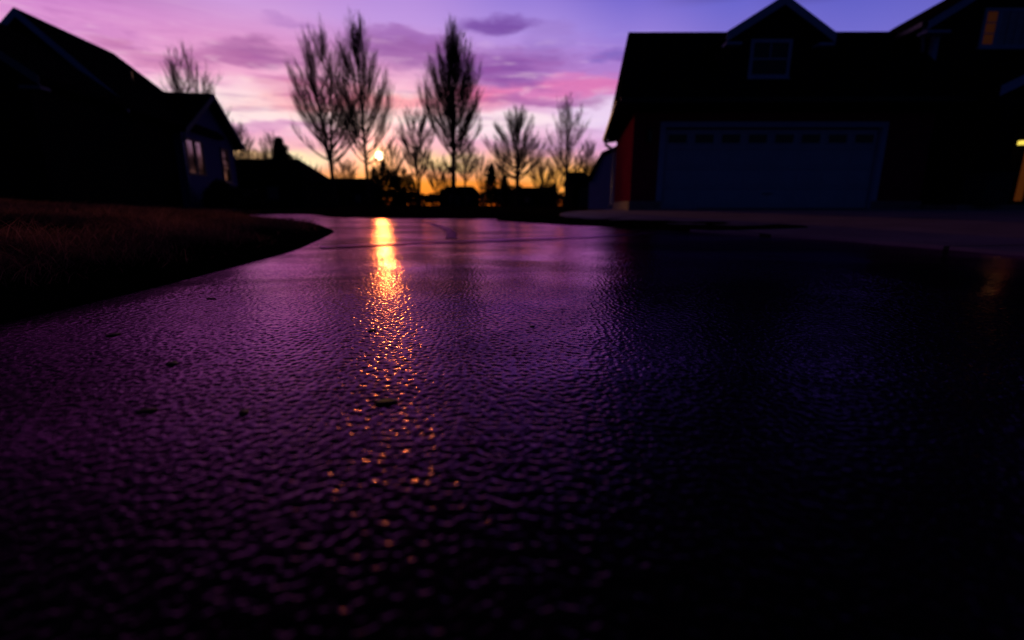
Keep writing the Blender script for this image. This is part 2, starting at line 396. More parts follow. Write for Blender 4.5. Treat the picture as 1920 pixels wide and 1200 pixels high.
# broad pale and rosy bands first, then purple cloud on top
blob(470, 198, 200, 30, (255, 230, 230), 1.0)
blob(650, 215, 120, 20, (255, 214, 214), .7)
blob(1010, 318, 120, 26, (255, 190, 110), .7)
blob(755, 197, 75, 24, (255, 240, 236), 1.0)
blob(940, 232, 90, 16, (255, 232, 240), .9)
blob(1130, 205, 80, 24, (238, 214, 244), .85)
blob(985, 262, 60, 9, (252, 210, 225), .8)
blob(560, 298, 60, 20, (255, 236, 190), 1.0)
blob(450, 292, 40, 12, (255, 205, 120), .8)
blob(830, 305, 50, 20, (255, 222, 150), .8)
blob(1060, 335, 60, 22, (255, 176, 70), .8)
blob(500, 236, 100, 9, (216, 150, 200), .8)
blob(700, 258, 90, 12, (236, 160, 195), .7)
blob(1050, 264, 110, 12, (214, 156, 206), .7)
blob(650, 190, 150, 20, (240, 110, 140), .75, .03)
blob(860, 190, 90, 22, (236, 100, 140), .7)
blob(1050, 166, 170, 13, (236, 116, 172), .62, .04)
blob(1020, 190, 110, 9, (160, 75, 155), .8)
blob(480, 104, 75, 20, (166, 98, 162), .95)
blob(285, 106, 85, 17, (186, 106, 162), .85, -.1)
blob(395, 108, 60, 11, (180, 105, 165), .7)
blob(560, 170, 60, 14, (205, 120, 175), .6)
blob(780, 100, 100, 26, (146, 88, 165), .9, -.12)
blob(770, 70, 70, 9, (158, 104, 186), .7)
blob(935, 48, 85, 14, (118, 74, 165), .95, .05)
blob(950, 128, 110, 28, (132, 74, 162), .95)
blob(1030, 78, 45, 26, (154, 120, 202), .6)
blob(1150, 103, 55, 13, (122, 94, 186), .85)
blob(550, 48, 42, 9, (166, 112, 190), .7)
blob(180, 60, 60, 10, (205, 128, 198), .6)
# finer wisps through the whole lit part of the sky
wisp = t.noise(t.vmap(AE, (.11, .85, 1), (0, 0, R(3))), 1.7, 5, .62, .6)
lowband = t.m('MULTIPLY', t.m('MULTIPLY', t.ss(el, 3, 8), t.ss(el, 19, 12.5)), t.ss(az, 22, 6))
cur = t.mix(t.m('MULTIPLY', t.m('MULTIPLY', t.ss(wisp, .50, .68), lowband), .34), cur, lin((160, 76, 160)))
cur = t.mix(t.m('MULTIPLY', t.m('MULTIPLY', t.ss(wisp, .47, .32), lowband), .26), cur, lin((255, 222, 236)))
# back and sides of the dome fade to deep dusk blue; below the horizon dark
back = lin((2, 10, 40))
aaz = t.m('ABSOLUTE', t.m('ADD', az, 8.0))
cur = t.mix(t.ss(aaz, 50, 105), cur, back)
cur = t.mix(t.ss(el, 46, 66), cur, lin((3, 6, 20)))
cur = t.mix(t.ss(el, 0.0, -2.0), cur, (.004, .003, .004))
# sun disc and its aureole
sd = Vector((math.sin(R(SUN_AZ)) * math.cos(R(SUN_EL)), math.cos(R(SUN_AZ)) * math.cos(R(SUN_EL)), math.sin(R(SUN_EL))))
dot = t.n('ShaderNodeVectorMath', operation='DOT_PRODUCT'); t.L(tc.outputs['Generated'], dot.inputs[0]); dot.inputs[1].default_value = sd
ang = t.m('MULTIPLY', t.m('ARCCOSINE', t.m('MINIMUM', dot.outputs['Value'], 1.0)), D)
disc = t.ss(ang, .42, .34)
halo = t.m('EXPONENT', t.m('MULTIPLY', ang, -.75))
halo2 = t.m('EXPONENT', t.m('MULTIPLY', ang, -.16))
def scaled(c, f):
    x = t.n('ShaderNodeVectorMath', operation='SCALE'); x.inputs[0].default_value = c; t.L(f, x.inputs['Scale']); return x.outputs[0]
def vadd(a, b):
    x = t.n('ShaderNodeVectorMath', operation='ADD'); t.L(a, x.inputs[0]); t.L(b, x.inputs[1]); return x.outputs[0]
tot = vadd(vadd(vadd(cur, scaled((14, 11, 6.5), disc)), scaled((2.0, .85, .04), halo)), scaled((.11, .025, .0), halo2))
t.L(tot, bg.inputs[0]); bg.inputs[1].default_value = 1.0
sky = t.n('ShaderNodeTexSky'); sky.sky_type = 'NISHITA'; sky.sun_disc = False; sky.sun_elevation = R(SUN_EL); sky.sun_rotation = R(SUN_AZ)
t.L(sky.outputs[0], bg2.inputs[0]); bg2.inputs[1].default_value = .0012
t.L(bg.outputs[0], addsh.inputs[0]); t.L(bg2.outputs[0], addsh.inputs[1]); t.L(addsh.outputs[0], out.inputs[0])
w.cycles.sampling_method = 'MANUAL'; w.cycles.sample_map_resolution = 1024

sl = bpy.data.lights.new('sun', 'SUN'); so = bpy.data.objects.new('sun', sl); col.objects.link(so)
sl.energy = .28; sl.angle = R(.53); sl.color = (1.0, .42, .035)
so.rotation_euler = (-sd).to_track_quat('-Z', 'Y').to_euler(); so.location = (-20, 60, 30)

vs = sc.view_settings
sc.display_settings.display_device = 'sRGB'
vs.view_transform = 'Standard'; vs.look = 'None'; vs.exposure = 0; vs.gamma = 1; vs.use_curve_mapping = False
sc.cycles.use_denoising = True
sc.cycles.max_bounces = 4; sc.cycles.diffuse_bounces = 2; sc.cycles.glossy_bounces = 3
sc.cycles.sample_clamp_direct = 0; sc.cycles.sample_clamp_indirect = 4

# ------------------------------------------------------------------ ground
PIT, PIT2, UND = .00138, .00046, .00009
def curve(pts, xs):
    p = np.array(pts, float); return np.interp(xs, p[:, 0], p[:, 1])
def smooth_curve(pts, xs):
    p = np.array(sorted(pts), float); x, y = p[:, 0], p[:, 1]
    m = np.gradient(y, x); i = np.clip(np.searchsorted(x, xs) - 1, 0, len(x) - 2)
    h = x[i + 1] - x[i]; s = np.clip((xs - x[i]) / h, -.2, 1.2)
    return (2 * s**3 - 3 * s**2 + 1) * y[i] + (s**3 - 2 * s**2 + s) * h * m[i] + (-2 * s**3 + 3 * s**2) * y[i + 1] + (s**3 - s**2) * h * m[i + 1]

gx, gy = np.meshgrid(np.linspace(-2500, 2500, 41), np.linspace(-200, 3000, 41))
tag(grid_mesh('ground', gx, gy, gx * 0 - .06, M['soil']), kind='structure')
LE = [(-6, -1.30), (-2, -1.28), (1.2, -1.32), (1.85, -1.36), (2.67, -1.42), (3.5, -1.53), (4.36, -1.72), (5.0, -1.87), (5.5, -2.0), (5.95, -2.17), (6.35, -2.55), (6.9, -3.1), (8, -4.0), (10, -5.4), (13, -7.2), (15.4, -9.2), (16.2, -12), (16.6, -30)]
def lawn_edge(y): return smooth_curve(LE, np.asarray(y, float))
# the road is one sheet; where the stones of the asphalt can be told apart they are modelled
def worley(x, y, cell, seed):
    gx_, gy_ = np.floor(x / cell).astype(np.int64), np.floor(y / cell).astype(np.int64); f1 = np.full(x.shape, 9.0); idv = np.zeros(x.shape)
    for i in (-1, 0, 1):
        for j in (-1, 0, 1):
            a, b_ = gx_ + i, gy_ + j
            k = (a * 73856093) ^ (b_ * 19349663) ^ (seed * 83492791); k = (k ^ (k >> 13)) * 1274126177 & 0x7fffffff
            k2 = (k * 48271 + 11) & 0x7fffffff; k3 = (k2 * 48271 + 7) & 0x7fffffff; k4 = (k3 * 69621 + 3) & 0x7fffffff
            u1, u2, u3 = (k2 % 10007) / 10007., (k3 % 10007) / 10007., (k4 % 10007) / 10007.
            dx = (x / cell - a - .1 - .8 * u1); dy = (y / cell - b_ - .1 - .8 * u2)
            th = u3 * 3.1416; p_ = dx * np.cos(th) + dy * np.sin(th); q_ = -dx * np.sin(th) + dy * np.cos(th)
            d = np.sqrt((p_ / 1.25) ** 2 + (q_ / .8) ** 2); n_ = d < f1
            f1 = np.where(n_, d, f1); idv = np.where(n_, u3, idv)
    return f1, idv
def sstep(v, a, b_): q = np.clip((v - a) / (b_ - a), 0, 1); return q * q * (3 - 2 * q)
gy1 = [.16]
while gy1[-1] < 4.2: gy1.append(gy1[-1] + .0034 * max(gy1[-1], .42))
gxs = np.concatenate([np.linspace(-60, -4, 20, endpoint=False), np.linspace(-4, -1.75, 40, endpoint=False), np.arange(-1.75, 1.6, .0023), 1.6 + 1.8 * np.linspace(0.002, 1, 160) ** 1.4, np.linspace(3.5, 9, 10)])
gys = np.concatenate([np.linspace(-6, .1, 30, endpoint=False), gy1, np.linspace(gy1[-1] + .03, 24, 90)])
rx, ry = np.meshgrid(gxs, gys)
near = (1 - sstep(ry, 3.0, 4.1)) * sstep(rx, -1.75, -1.6) * (1 - sstep(rx, 1.6, 2.6)) * sstep(ry, .1, .2)
wx = rx + .0022 * fbm(rx, ry, 61, 2, 160.); wy = ry + .0022 * fbm(rx, ry, 62, 2, 160.)
f1, idv = worley(wx, wy, .0150, 5); f2, idw = worley(wx + 3.3, wy - 1.7, .0080, 9)
pit = (1 - sstep(f1, .16, .50)) * (.35 + .65 * idv); pit2 = (1 - sstep(f2, .14, .5)) * (.3 + .7 * idw)
near = near * (.35 + .65 * sstep(rx - lawn_edge(np.clip(ry, -6, 16)), .06, .24))
rz = near * (-PIT * pit - PIT2 * pit2 + UND * fbm(rx, ry, 63, 3, 260., .6))
def road_z(x, y): return .004 * fbm(x, y, 64, 2, 4.0) * sstep(y, .1, .2) + .012 * fbm(x, y, 5, 2, .5) * np.clip((y - 4) / 4, 0, 1)
rz = rz + road_z(rx, ry)
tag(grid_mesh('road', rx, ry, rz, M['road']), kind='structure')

def lawn_z(x, y):
    d = lawn_edge(y) - x
    far = np.clip((y - 6) / 8, 0, 1)
    z = .085 * np.clip(d / .28, 0, 1) ** .6 + (.060 - .012 * far) * np.clip(d - .1, 0, 30)
    z = np.where(z > .30, .30 + .34 * (1 - np.exp(-(np.maximum(z, .30) - .30) / .34)), z)
    bump = .022 * fbm(x, y, 3, 4, 2.2) * np.clip(d / .5, 0, 1)
    return z + bump - .08 * np.clip(-d / .02, 0, 1)
ys = np.concatenate([np.linspace(-6, 1, 30, endpoint=False), np.linspace(1, 7.5, 170, endpoint=False), np.linspace(7.5, 16.6, 90)])
ds = np.concatenate([[-.02], np.linspace(0, .5, 24, endpoint=False), np.linspace(.5, 3, 50, endpoint=False), np.linspace(3, 45, 60)])
LY, LD = np.meshgrid(ys, ds, indexing='ij')
LX = lawn_edge(LY) - LD + .012 * fbm(LY, LY * 0, 8, 3, 6) * (LD < 2)
LZ = lawn_z(LX, LY)
tag(grid_mesh('lawn', LX[:, ::-1], LY[:, ::-1], LZ[:, ::-1], M['soil']), kind='structure')

RE = [(-6, 3.7), (-1, 3.5), (1.5, 3.25), (2.9, 3.09), (3.94, 2.92), (4.9, 2.52), (5.9, 1.97), (7.2, 1.15), (8.5, .42), (9.6, -.15), (10.2, -.28), (10.7, .2), (11.1, 1.2), (11.3, 3.0)]
AE_ = [(-6, 3.7), (-1, 3.5), (1.5, 3.25), (2.9, 3.09), (3.94, 2.92), (4.9, 2.52), (5.9, 2.0), (6.6, 1.85), (8, 1.6), (11.2, 1.1), (14, 1.6), (16, 2.4)]
def apron_z(d, y): return .02 + .165 * np.clip(d / 6 + (y - 5) / 16, 0, 1)
ys = np.concatenate([np.linspace(-6, 2, 16, endpoint=False), np.linspace(2, 11.3, 130)])
ds = np.concatenate([[-.015], np.linspace(0, 1, 20, endpoint=False), np.linspace(1, 6, 30)])
VY, VD = np.meshgrid(ys, ds, indexing='ij'); VX = smooth_curve(RE, VY) + VD
VZ = np.where(VD < 0, -.05, np.where(VY > 5.4, .03 + .035 * np.clip(VD / .25, 0, 1) + .014 * fbm(VX, VY, 11, 3, 5), .004) + 0 * VX)
VZ = np.where((VY > 5.4) & (VD >= 0), np.minimum(VZ, .03 + apron_z(np.maximum(VX - smooth_curve(AE_, VY), 0), VY) - .012 + .06 * (VX < smooth_curve(AE_, VY))), VZ)
tag(grid_mesh('verge', VX, VY, VZ, M['verge']), kind='structure')
ys = np.linspace(-6, 16, 150); ds = np.concatenate([[-.01, 0], np.linspace(.05, 22, 70)])
AY, AD = np.meshgrid(ys, ds, indexing='ij'); AX = smooth_curve(AE_, AY) + AD
AZ = np.where(AD < 0, -.03, apron_z(AD, AY)) + .004
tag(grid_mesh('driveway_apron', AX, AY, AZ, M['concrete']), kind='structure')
xs = np.concatenate([np.linspace(-90, -10, 50, endpoint=False), np.linspace(-10, 6, 100, endpoint=False), np.linspace(6, 60, 30)])
FE = [(-90, 19), (-12, 17.2), (-8, 16.6), (-6.2, 15.6), (-5.4, 14.2), (-4.9, 13.3), (-3.8, 12.6), (-2.5, 12.15), (-1, 11.7), (1, 11.3), (3, 11.1), (4, 15), (6, 20.5), (60, 22)]
ds = np.concatenate([[-.02], np.linspace(0, 3, 30, endpoint=False), np.linspace(3, 140, 50)])
FX, FD = np.meshgrid(xs, ds, indexing='ij'); FY = smooth_curve(FE, FX) + FD
FZ = np.where(FD < 0, -.05, .045 + .035 * np.clip(FD / 1.2, 0, 1) + .02 * np.clip(FD / 20, 0, 4) + .02 * fbm(FX, FY, 21, 3, 2.5) * np.clip(FD, 0, 1))
tag(grid_mesh('far_turf', FX[::-1], FY[::-1], FZ[::-1], M['verge']), kind='structure')

# tar seams laid on the road
def strip(name, pts, wd, mat, label):
    pts = [Vector(p) for p in pts]; V = []; 
    for i, p in enumerate(pts):
        d = (pts[min(i + 1, len(pts) - 1)] - pts[max(i - 1, 0)]).normalized(); nrm = Vector((-d.y, d.x, 0))
        k = wd * (.8 + .35 * math.sin(i * 1.7) * math.sin(i * .6))
        zz = .006 + float(road_z(np.array(p.x), np.array(p.y)))
        V += [p + nrm * k / 2 + Vector((0, 0, zz)), p - nrm * k / 2 + Vector((0, 0, zz))]
    F = [(2 * i, 2 * i + 1, 2 * i + 3, 2 * i + 2) for i in range(len(pts) - 1)]
    o = MB().add(V, F).build(name, mat); tag(o, kind='structure'); return o
def gp(u, v):
    d = ray(u, v); s = -CAM.z / d.z; return Vector((d.x * s, d.y * s, 0))
def catmull(P, n=8):
    o = []; P = [P[0]] + P + [P[-1]]
    for i in range(1, len(P) - 2):
        for k in range(n):
            s = k / n; a, b, c, d = P[i - 1], P[i], P[i + 1], P[i + 2]
            o.append(.5 * ((2 * b) + (c - a) * s + (2 * a - 5 * b + 4 * c - d) * s**2 + (3 * b - a - 3 * c + d) * s**3))
    return o + [P[-2]]
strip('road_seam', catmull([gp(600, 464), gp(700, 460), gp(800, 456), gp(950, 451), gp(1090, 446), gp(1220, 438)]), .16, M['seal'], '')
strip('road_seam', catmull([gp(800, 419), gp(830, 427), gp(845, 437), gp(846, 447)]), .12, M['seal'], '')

# ------------------------------------------------------------------ grass
def blades(name, n, ylo, yhi, dlo, dhi, hmin, hmax, wd, seed, dpow=1.0):
    r = np.random.RandomState(seed)
    y = r.uniform(ylo, yhi, n * 3); d = dlo + (dhi - dlo) * r.uniform(0, 1, n * 3) ** dpow; x = lawn_edge(y) - d
    cl = fbm(x, y, 31, 3, 3.0) + .5 * fbm(x, y, 32, 2, 11.)
    keep = r.uniform(-.75, .9, n * 3) < cl * 1.2; keep &= r.uniform(0, 1, n * 3) < np.clip((d - .12) / .45, 0, 1) ** 1.3 + .02
    x, y, cl = x[keep][:n], y[keep][:n], cl[keep][:n]; n = len(x)
    z = lawn_z(x, y) - .004
    h = r.uniform(hmin, hmax, n) * (1 + .35 * np.clip(cl, -1, 1)); th = r.uniform(0, 6.283, n); lean = r.uniform(.4, 1.75, n)
    fw = r.uniform(0, 6.283, n)
    dx, dy = np.cos(th), np.sin(th); wx, wy = np.cos(fw) * wd * .5, np.sin(fw) * wd * .5
    P = []
    for s, k in ((0, 1.0), (.55, .8), (1.0, .15)):
        px = x + dx * h * lean * s**1.8; py = y + dy * h * lean * s**1.8; pz = z + h * s * (1 - .42 * lean * s * .7)
        for sg in (-1, 1): P.append(np.stack([px + sg * wx * k, py + sg * wy * k, pz], -1))
    V = np.stack(P, 1).reshape(-1, 3); b = np.arange(n)[:, None] * 6
    F = np.concatenate([b + np.array([[0, 1, 3, 2]]), b + np.array([[2, 3, 5, 4]])], 0)
    tone = np.repeat(np.clip(r.beta(2, 2.4, n) + .15 * cl, 0, 1), 6)
    return V, F, tone
parts = [blades('a', 62000, .9, 3.6, .1, 4.0, .02, .075, .0035, 1, 1.4),
         blades('b', 52000, 3.4, 7.5, .1, 7.5, .03, .09, .006, 2, 1.2),
         blades('c', 36000, 7.0, 16.3, .1, 16, .04, .10, .013, 3)]
st_ = blades('d', 5000, 1.0, 4.5, .3, 3.5, .07, .15, .0032, 9, 1.2); parts.append((st_[0], st_[1], np.clip(st_[2] + .35, 0, 1)))
V = []; F = []; T = []; b = 0
for v_, f_, t_ in parts:
    V.append(v_); F.append(f_ + b); T.append(t_); b += len(v_)
tag(np_mesh('grass', np.concatenate(V), np.concatenate(F), M['blade'], attr=np.concatenate(T)), 'short dry winter grass covering the sloping lawn beside the wet drive', 'grass', kind='stuff')

# ------------------------------------------------------------------ fallen leaves
def leaf(name, x, y, z, size, rot, mat, label, group, seed):
    r = random.Random(seed); n = 12; rim = []
    for i in range(n):
        a = 2 * math.pi * i / n; k = size * (.75 + .35 * abs(math.sin(a * 2.5)) + r.uniform(-.1, .1)) * .5
        rim.append((k * math.cos(a) * 1.25, k * math.sin(a) * .8, .0015 + abs(math.cos(a)) * size * .03 + r.uniform(0, size * .05)))
    vs_ = [(0, 0, .003)] + rim; fs_ = [(0, 1 + i, 1 + (i + 1) % n) for i in range(n)]
    t_ = [(-.6 * size, 0, .004), (-1.0 * size, .08 * size, .008)]
    m = MB(); m.add(vs_, fs_); m.tube([(-.5 * size, 0, .006), (-.75 * size, .03 * size, .01), (-1.0 * size, .1 * size, .012)], size * .02, 4)
    c, s = math.cos(rot), math.sin(rot)
    m.v = [(p[0] * c - p[1] * s, p[0] * s + p[1] * c, p[2]) for p in m.v]
    o = m.build(name, mat, smooth=True); o.location = (x, y, z); tag(o, label, 'leaf', group)
    md = o.modifiers.new('thick', 'SOLIDIFY'); md.thickness = .0012
    return o
lv = [((724, 753), .045, 'largest dark dead leaf on the wet drive, in the lower end of the sun glitter'),
      ((322, 681), .038, 'dark dead leaf on the drive left of the glitter, between two smaller flecks'),
      ((697, 620), .030, 'small dark fleck of leaf at the left edge of the bright sun glitter'),
      ((396, 561), .040, 'small dark leaf on the drive close beside the grass bank'),
      ((212, 628), .040, 'dark leaf fragment on the dim far left of the drive near the bank'),
      ((275, 770), .034, 'dark curled leaf on the dim left part of the drive, closest to the camera'),
      ((457, 772), .026, 'dark leaf crumb on the drive midway between curled leaf and sun glitter'),
      ((998, 612), .022, 'tiny dark leaf crumb on the purple drive right of the glitter')]
for i, ((u, v), s, l) in enumerate(lv):
    p = gp(u, v); leaf('dead_leaf', p.x, p.y, float(road_z(np.array(p.x), np.array(p.y))) - .001, s * .66, .3 + i * 1.9, M['dead_leaf'], l, 'dead leaves on the wet drive', i)
pl = [(-2.65, 4.05, 'pale curled leaf in the grass, closest to the bend of the drive'), (-2.35, 3.2, 'pale bluish leaf low on the grass bank near the drive edge'), (-3.6, 4.9, 'pale leaf farther up the lawn among dry tufts'),
      (-2.15, 2.1, 'reddish pale leaf at the front tuft of dry grass'), (-2.9, 1.9, 'pale thin leaf lying in the nearest dry tuft at far left')]
for i, (x, y, l) in enumerate(pl):
    leaf('pale_leaf', x, y, float(lawn_z(np.array(x), np.array(y))) + .03, .11, i * 1.3, M['pale_leaf'], l, 'pale leaves on the lawn', 40 + i)

# ------------------------------------------------------------------ trees
def gen_tree(seed, H, cb, half, limbs=26, r0=.12, lean=0.0, upright=.75, sub=10, tw=7, shape='oval', tr=.011, leaders=1, fork=.35):
    """bare tree: returns two MBs (trunk with limbs, crown of twigs) around the origin"""
    r = random.Random(seed); trunk = MB(); crown = MB()
    def env(z):            # crown half width at relative height 0..1 within the crown
        q = max(0, min(1, z))
        if shape == 'oval': return half * (math.sin(math.pi * min(1, (q * .86 + .14)) ** .8) ** .75 + .05)
        if shape == 'vase': return half * (.25 + .85 * q ** .7) * (1 if q < .75 else max(.15, (1 - (q - .75) / .25) ** .5))
        return half * max(.06, (1 - q) ** .6)
    zc = cb * H
    def wob(a): return r.uniform(-a, a)
    stems = []
    for k in range(leaders):
        off = 0 if leaders == 1 else (k - (leaders - 1) / 2) * half * .55
        pts = []; n = 12
        for i in range(n + 1):
            q = i / n; z = q * H * (.95 if k == 0 else r.uniform(.88, .93))
            dd = max(0, (q - fork) / (1 - fork)) ** .8 if leaders > 1 else 0
            pts.append(Vector((lean * q + off * dd + wob(.03) * q * H * .06, (wob(.03) * q * H * .06) + off * .5 * dd, z)))
        rad = [max(.012, r0 * (1.25 if i == 0 else 1) * (1 - i / n) ** .75 + .008) * (1 if leaders == 1 or i / n < fork else .72) for i in range(n + 1)]
        trunk.tube(pts, rad, 8); stems.append(pts)
    def at(pts, z):
        for a, b in zip(pts, pts[1:]):
            if b.z >= z: return a.lerp(b, (z - a.z) / max(1e-6, b.z - a.z))
        return pts[-1].copy()
    for i in range(limbs):
        q = (i + r.random()) / limbs; q = q ** 1.15
        st = stems[i % leaders]; h0 = zc * .95 + (H - zc) * .74 * q
        th = i * 2.399 + wob(.5); p0 = at(st, h0)
        rise = (H - zc) * (.17 + .24 * r.random() + .12 * q) * (1 - q * .25) * upright / .75; rise = min(rise, H * r.uniform(.94, 1.0) - h0)
        hz = min(1, (h0 + rise - zc) / (H - zc)); rr = env(hz) * r.uniform(.72, 1.05)
        L = math.hypot(rr, rise); n = 6; pts = []
        dirx, diry = math.cos(th), math.sin(th)
        cx, cy = p0.x, p0.y; tipx, tipy = lean * hz + rr * dirx, rr * diry
        for k in range(n + 1):
            s = k / n; e = s ** .9
            pts.append(Vector((cx + (tipx - cx) * e + wob(.008) * L * s, cy + (tipy - cy) * e + wob(.008) * L * s, h0 + rise * (s * .55 + .45 * s * s))))
        lr = max(.014, r0 * .42 * (1 - q * .75)); trunk.tube(pts, [lr * (1 - .8 * k / n) + .004 for k in range(n + 1)], 5, False)
        ns = max(4, int(sub * min(1.3, L / (.36 * (H - zc)))))
        for j in range(ns):
            s = .18 + .82 * (j + r.random()) / ns; f = s * n; k = min(n - 1, int(f)); a = pts[k].lerp(pts[k + 1], f - k)
            tg = (pts[k + 1] - pts[k]).normalized(); side = Vector((wob(1), wob(1), wob(.4) + .2))
            d = (tg * 1.0 + side * .42 + Vector((0, 0, .35 * upright))).normalized(); sl_ = L * r.uniform(.26, .55) * (1.15 - .6 * s)
            b1 = a + d * sl_ * .5 + Vector((0, 0, .02 * sl_)); b2 = a + (d + Vector((0, 0, .22))).normalized() * sl_
            crown.tube([a, b1, b2], [tr * 1.8, tr * 1.2, tr * .5], 3, False)
            for kk in range(tw):
                g = r.uniform(.15, 1.0); c = a.lerp(b1, g * 2) if g < .5 else b1.lerp(b2, g * 2 - 1)
                dd = (d * 1.0 + Vector((wob(.5), wob(.5), wob(.25) + .3))).normalized(); tl = sl_ * r.uniform(.4, .9)
                crown.tube([c, c + dd * tl * .55 + Vector((wob(.02), wob(.02), 0)), c + (dd + Vector((0, 0, .25))).normalized() * tl], [tr, tr * .8, tr * .4], 3, False)
    return trunk, crown

def tree(u, v_top, dist, half_px, label, seed, group, cbf=.28, tw_mul=1.0, **kw):
    """place a bare tree so that its foot stands at distance dist along image column u"""
    dt = ray(u, v_top); s = dist / dt.y; H = CAM.z + dt.z * s
    az_ = ray(u, 390); x = az_.x * dist / az_.y; z0 = .09
    half = half_px / FOC * dist; kw['limbs'] = int(kw['limbs'] * 1.6); kw['tw'] += 2; kw['tr'] = kw.get('tr', .011) * .62
    root = thing('bare_tree', label, 'tree', (x, dist, z0), group)
    tr_, cr_ = gen_tree(seed, H - z0, cbf, half, **kw)
    for m, nm, mt in ((tr_, 'trunk', M['bark']), (cr_, 'crown', M['twig'])):
        m.v = [(p[0] + x, p[1] + dist, p[2] + z0) for p in m.v]
        m.build(nm, mt, root, smooth=True)
    return root
G1 = 'tall bare trees beyond the drive'; G2 = 'smaller bare trees along the skyline'
tree(630, 57, 36, 64, 'tall wide-crowned bare tree, left one of the touching pair left of the sun', 3, G1, .27, limbs=34, r0=.17, lean=-.35, leaders=2, fork=.3, sub=11, tw=8)
tree(693, 36, 35, 54, 'tallest slender bare tree with a straight leader, just left of the sun', 5, G1, .26, limbs=36, r0=.13, lean=-.15, sub=11, tw=7)
tree(850, 55, 34, 56, 'tall dense oval bare tree right of the sun with a small box on its trunk', 8, G1, .30, limbs=40, r0=.17, lean=.35, sub=12, tw=8, upright=.85)
tree(383, 90, 40, 58, 'bare tree rising behind the left house roof', 12, G1, .35, limbs=26, r0=.16, leaders=2, shape='oval', sub=10, tw=7)
tree(787, 207, 46, 40, 'mid-size twin-stemmed bare tree between the sun and the dense oval tree', 14, G2, .30, limbs=26, r0=.15, leaders=2, fork=.2, shape='vase', sub=10, tw=7, tr=.014)
tree(970, 203, 48, 52, 'round spreading bare tree with thick trunk beside the small conifer', 17, G2, .30, limbs=30, r0=.24, shape='oval', sub=10, tw=7, tr=.014)
tree(1060, 180, 46, 40, 'thin airy bare tree nearest the brick garage', 19, G2, .28, limbs=22, r0=.13, sub=8, tw=6, shape='oval', tr=.012)
tree(873, 246, 58, 26, 'small bare tree partly behind the dense oval tree', 23, G2, .35, limbs=22, r0=.14, shape='oval', sub=9, tw=6, tr=.016)
tree(463, 226, 56, 26, 'small bare tree beside the left house eave', 26, G2, .35, limbs=22, r0=.15, shape='oval', sub=9, tw=6, tr=.016)
tree(520, 246, 60, 26, 'small bare tree just left of the tall pair, beside a dark evergreen', 28, G2, .35, limbs=20, r0=.15, shape='oval', sub=9, tw=6, tr=.016)
tree(1100, 262, 60, 20, 'little bare tree showing above the pale neighbour house', 31, G2, .35, limbs=18, r0=.12, shape='vase', sub=8, tw=6, tr=.016)
tree(652, 298, 78, 26, 'low bushy bare tree between the trunks of the tall pair', 33, G2, .22, limbs=20, r0=.14, shape='vase', sub=9, tw=6, tr=.02)
tree(594, 306, 84, 18, 'low thin bare tree left of the tall pair trunks', 35, G2, .25, limbs=14, r0=.12, shape='vase', sub=8, tw=5, tr=.02)
tree(820, 300, 84, 24, 'low bare tree left of the far gabled shed roof', 37, G2, .25, limbs=18, r0=.14, shape='vase', sub=9, tw=6, tr=.02)
tree(1015, 300, 84, 30, 'low twiggy bare tree behind the far dark roof', 39, G2, .25, limbs=20, r0=.15, shape='vase', sub=9, tw=6, tr=.02)
tree(740, 268, 98, 30, 'faint bare tree rising from the thicket right of the sun', 41, G2, .25, limbs=20, r0=.18, shape='vase', sub=9, tw=6, tr=.022)

for i, (u, vt, ds__, hp, l) in enumerate([(486, 280, 95, 22, 'faint far bare tree above the low house roof beside the left house'), (560, 292, 100, 20, 'faint far bare tree between the dark evergreen and the wide tall tree'), (718, 288, 112, 20, 'faint far bare tree just right under the setting sun'),
        (842, 296, 105, 22, 'faint far bare tree directly left of the dense oval tree trunk'), (903, 288, 100, 20, 'faint far bare tree left above the pointed conifer'), (942, 284, 104, 22, 'faint far bare tree over the shorter conifer'), (1042, 282, 98, 24, 'faint far bare tree left of the thin airy tree trunk'), (1084, 290, 92, 18, 'faint far bare tree between the airy tree and the squeezed dark house')]):
    tree(u, vt, ds__, hp, l, 60 + i, 'faint bare trees in the far treeline', .25, limbs=14, r0=.16, shape='vase', sub=7, tw=4, tr=.032)
# small nest box on the trunk of the dense oval tree
d = ray(845, 319); s = 33.7 / d.y; bx, bz = d.x * s, CAM.z + d.z * s
nb = thing('nest_box', 'small dark box fixed to the trunk of the dense oval tree', 'bird box', (bx, 33.7, bz - .2))
MB().box(bx - .13, bx + .13, 33.6, 33.86, bz - .2, bz + .12).build('box', M['wood'], nb)
MB().prism([(bx - .2, 33.52, bz + .12), (bx + .2, 33.52, bz + .12), (bx + .2, 33.52, bz + .15), (bx, 33.52, bz + .28), (bx - .2, 33.52, bz + .15)], (0, .42, 0)).build('roof', M['shingle'], nb)
MB().bar((bx, 33.73, bz), (bx + .3, 33.85, bz), .06, .06).build('bracket', M['metal_dark'], nb)

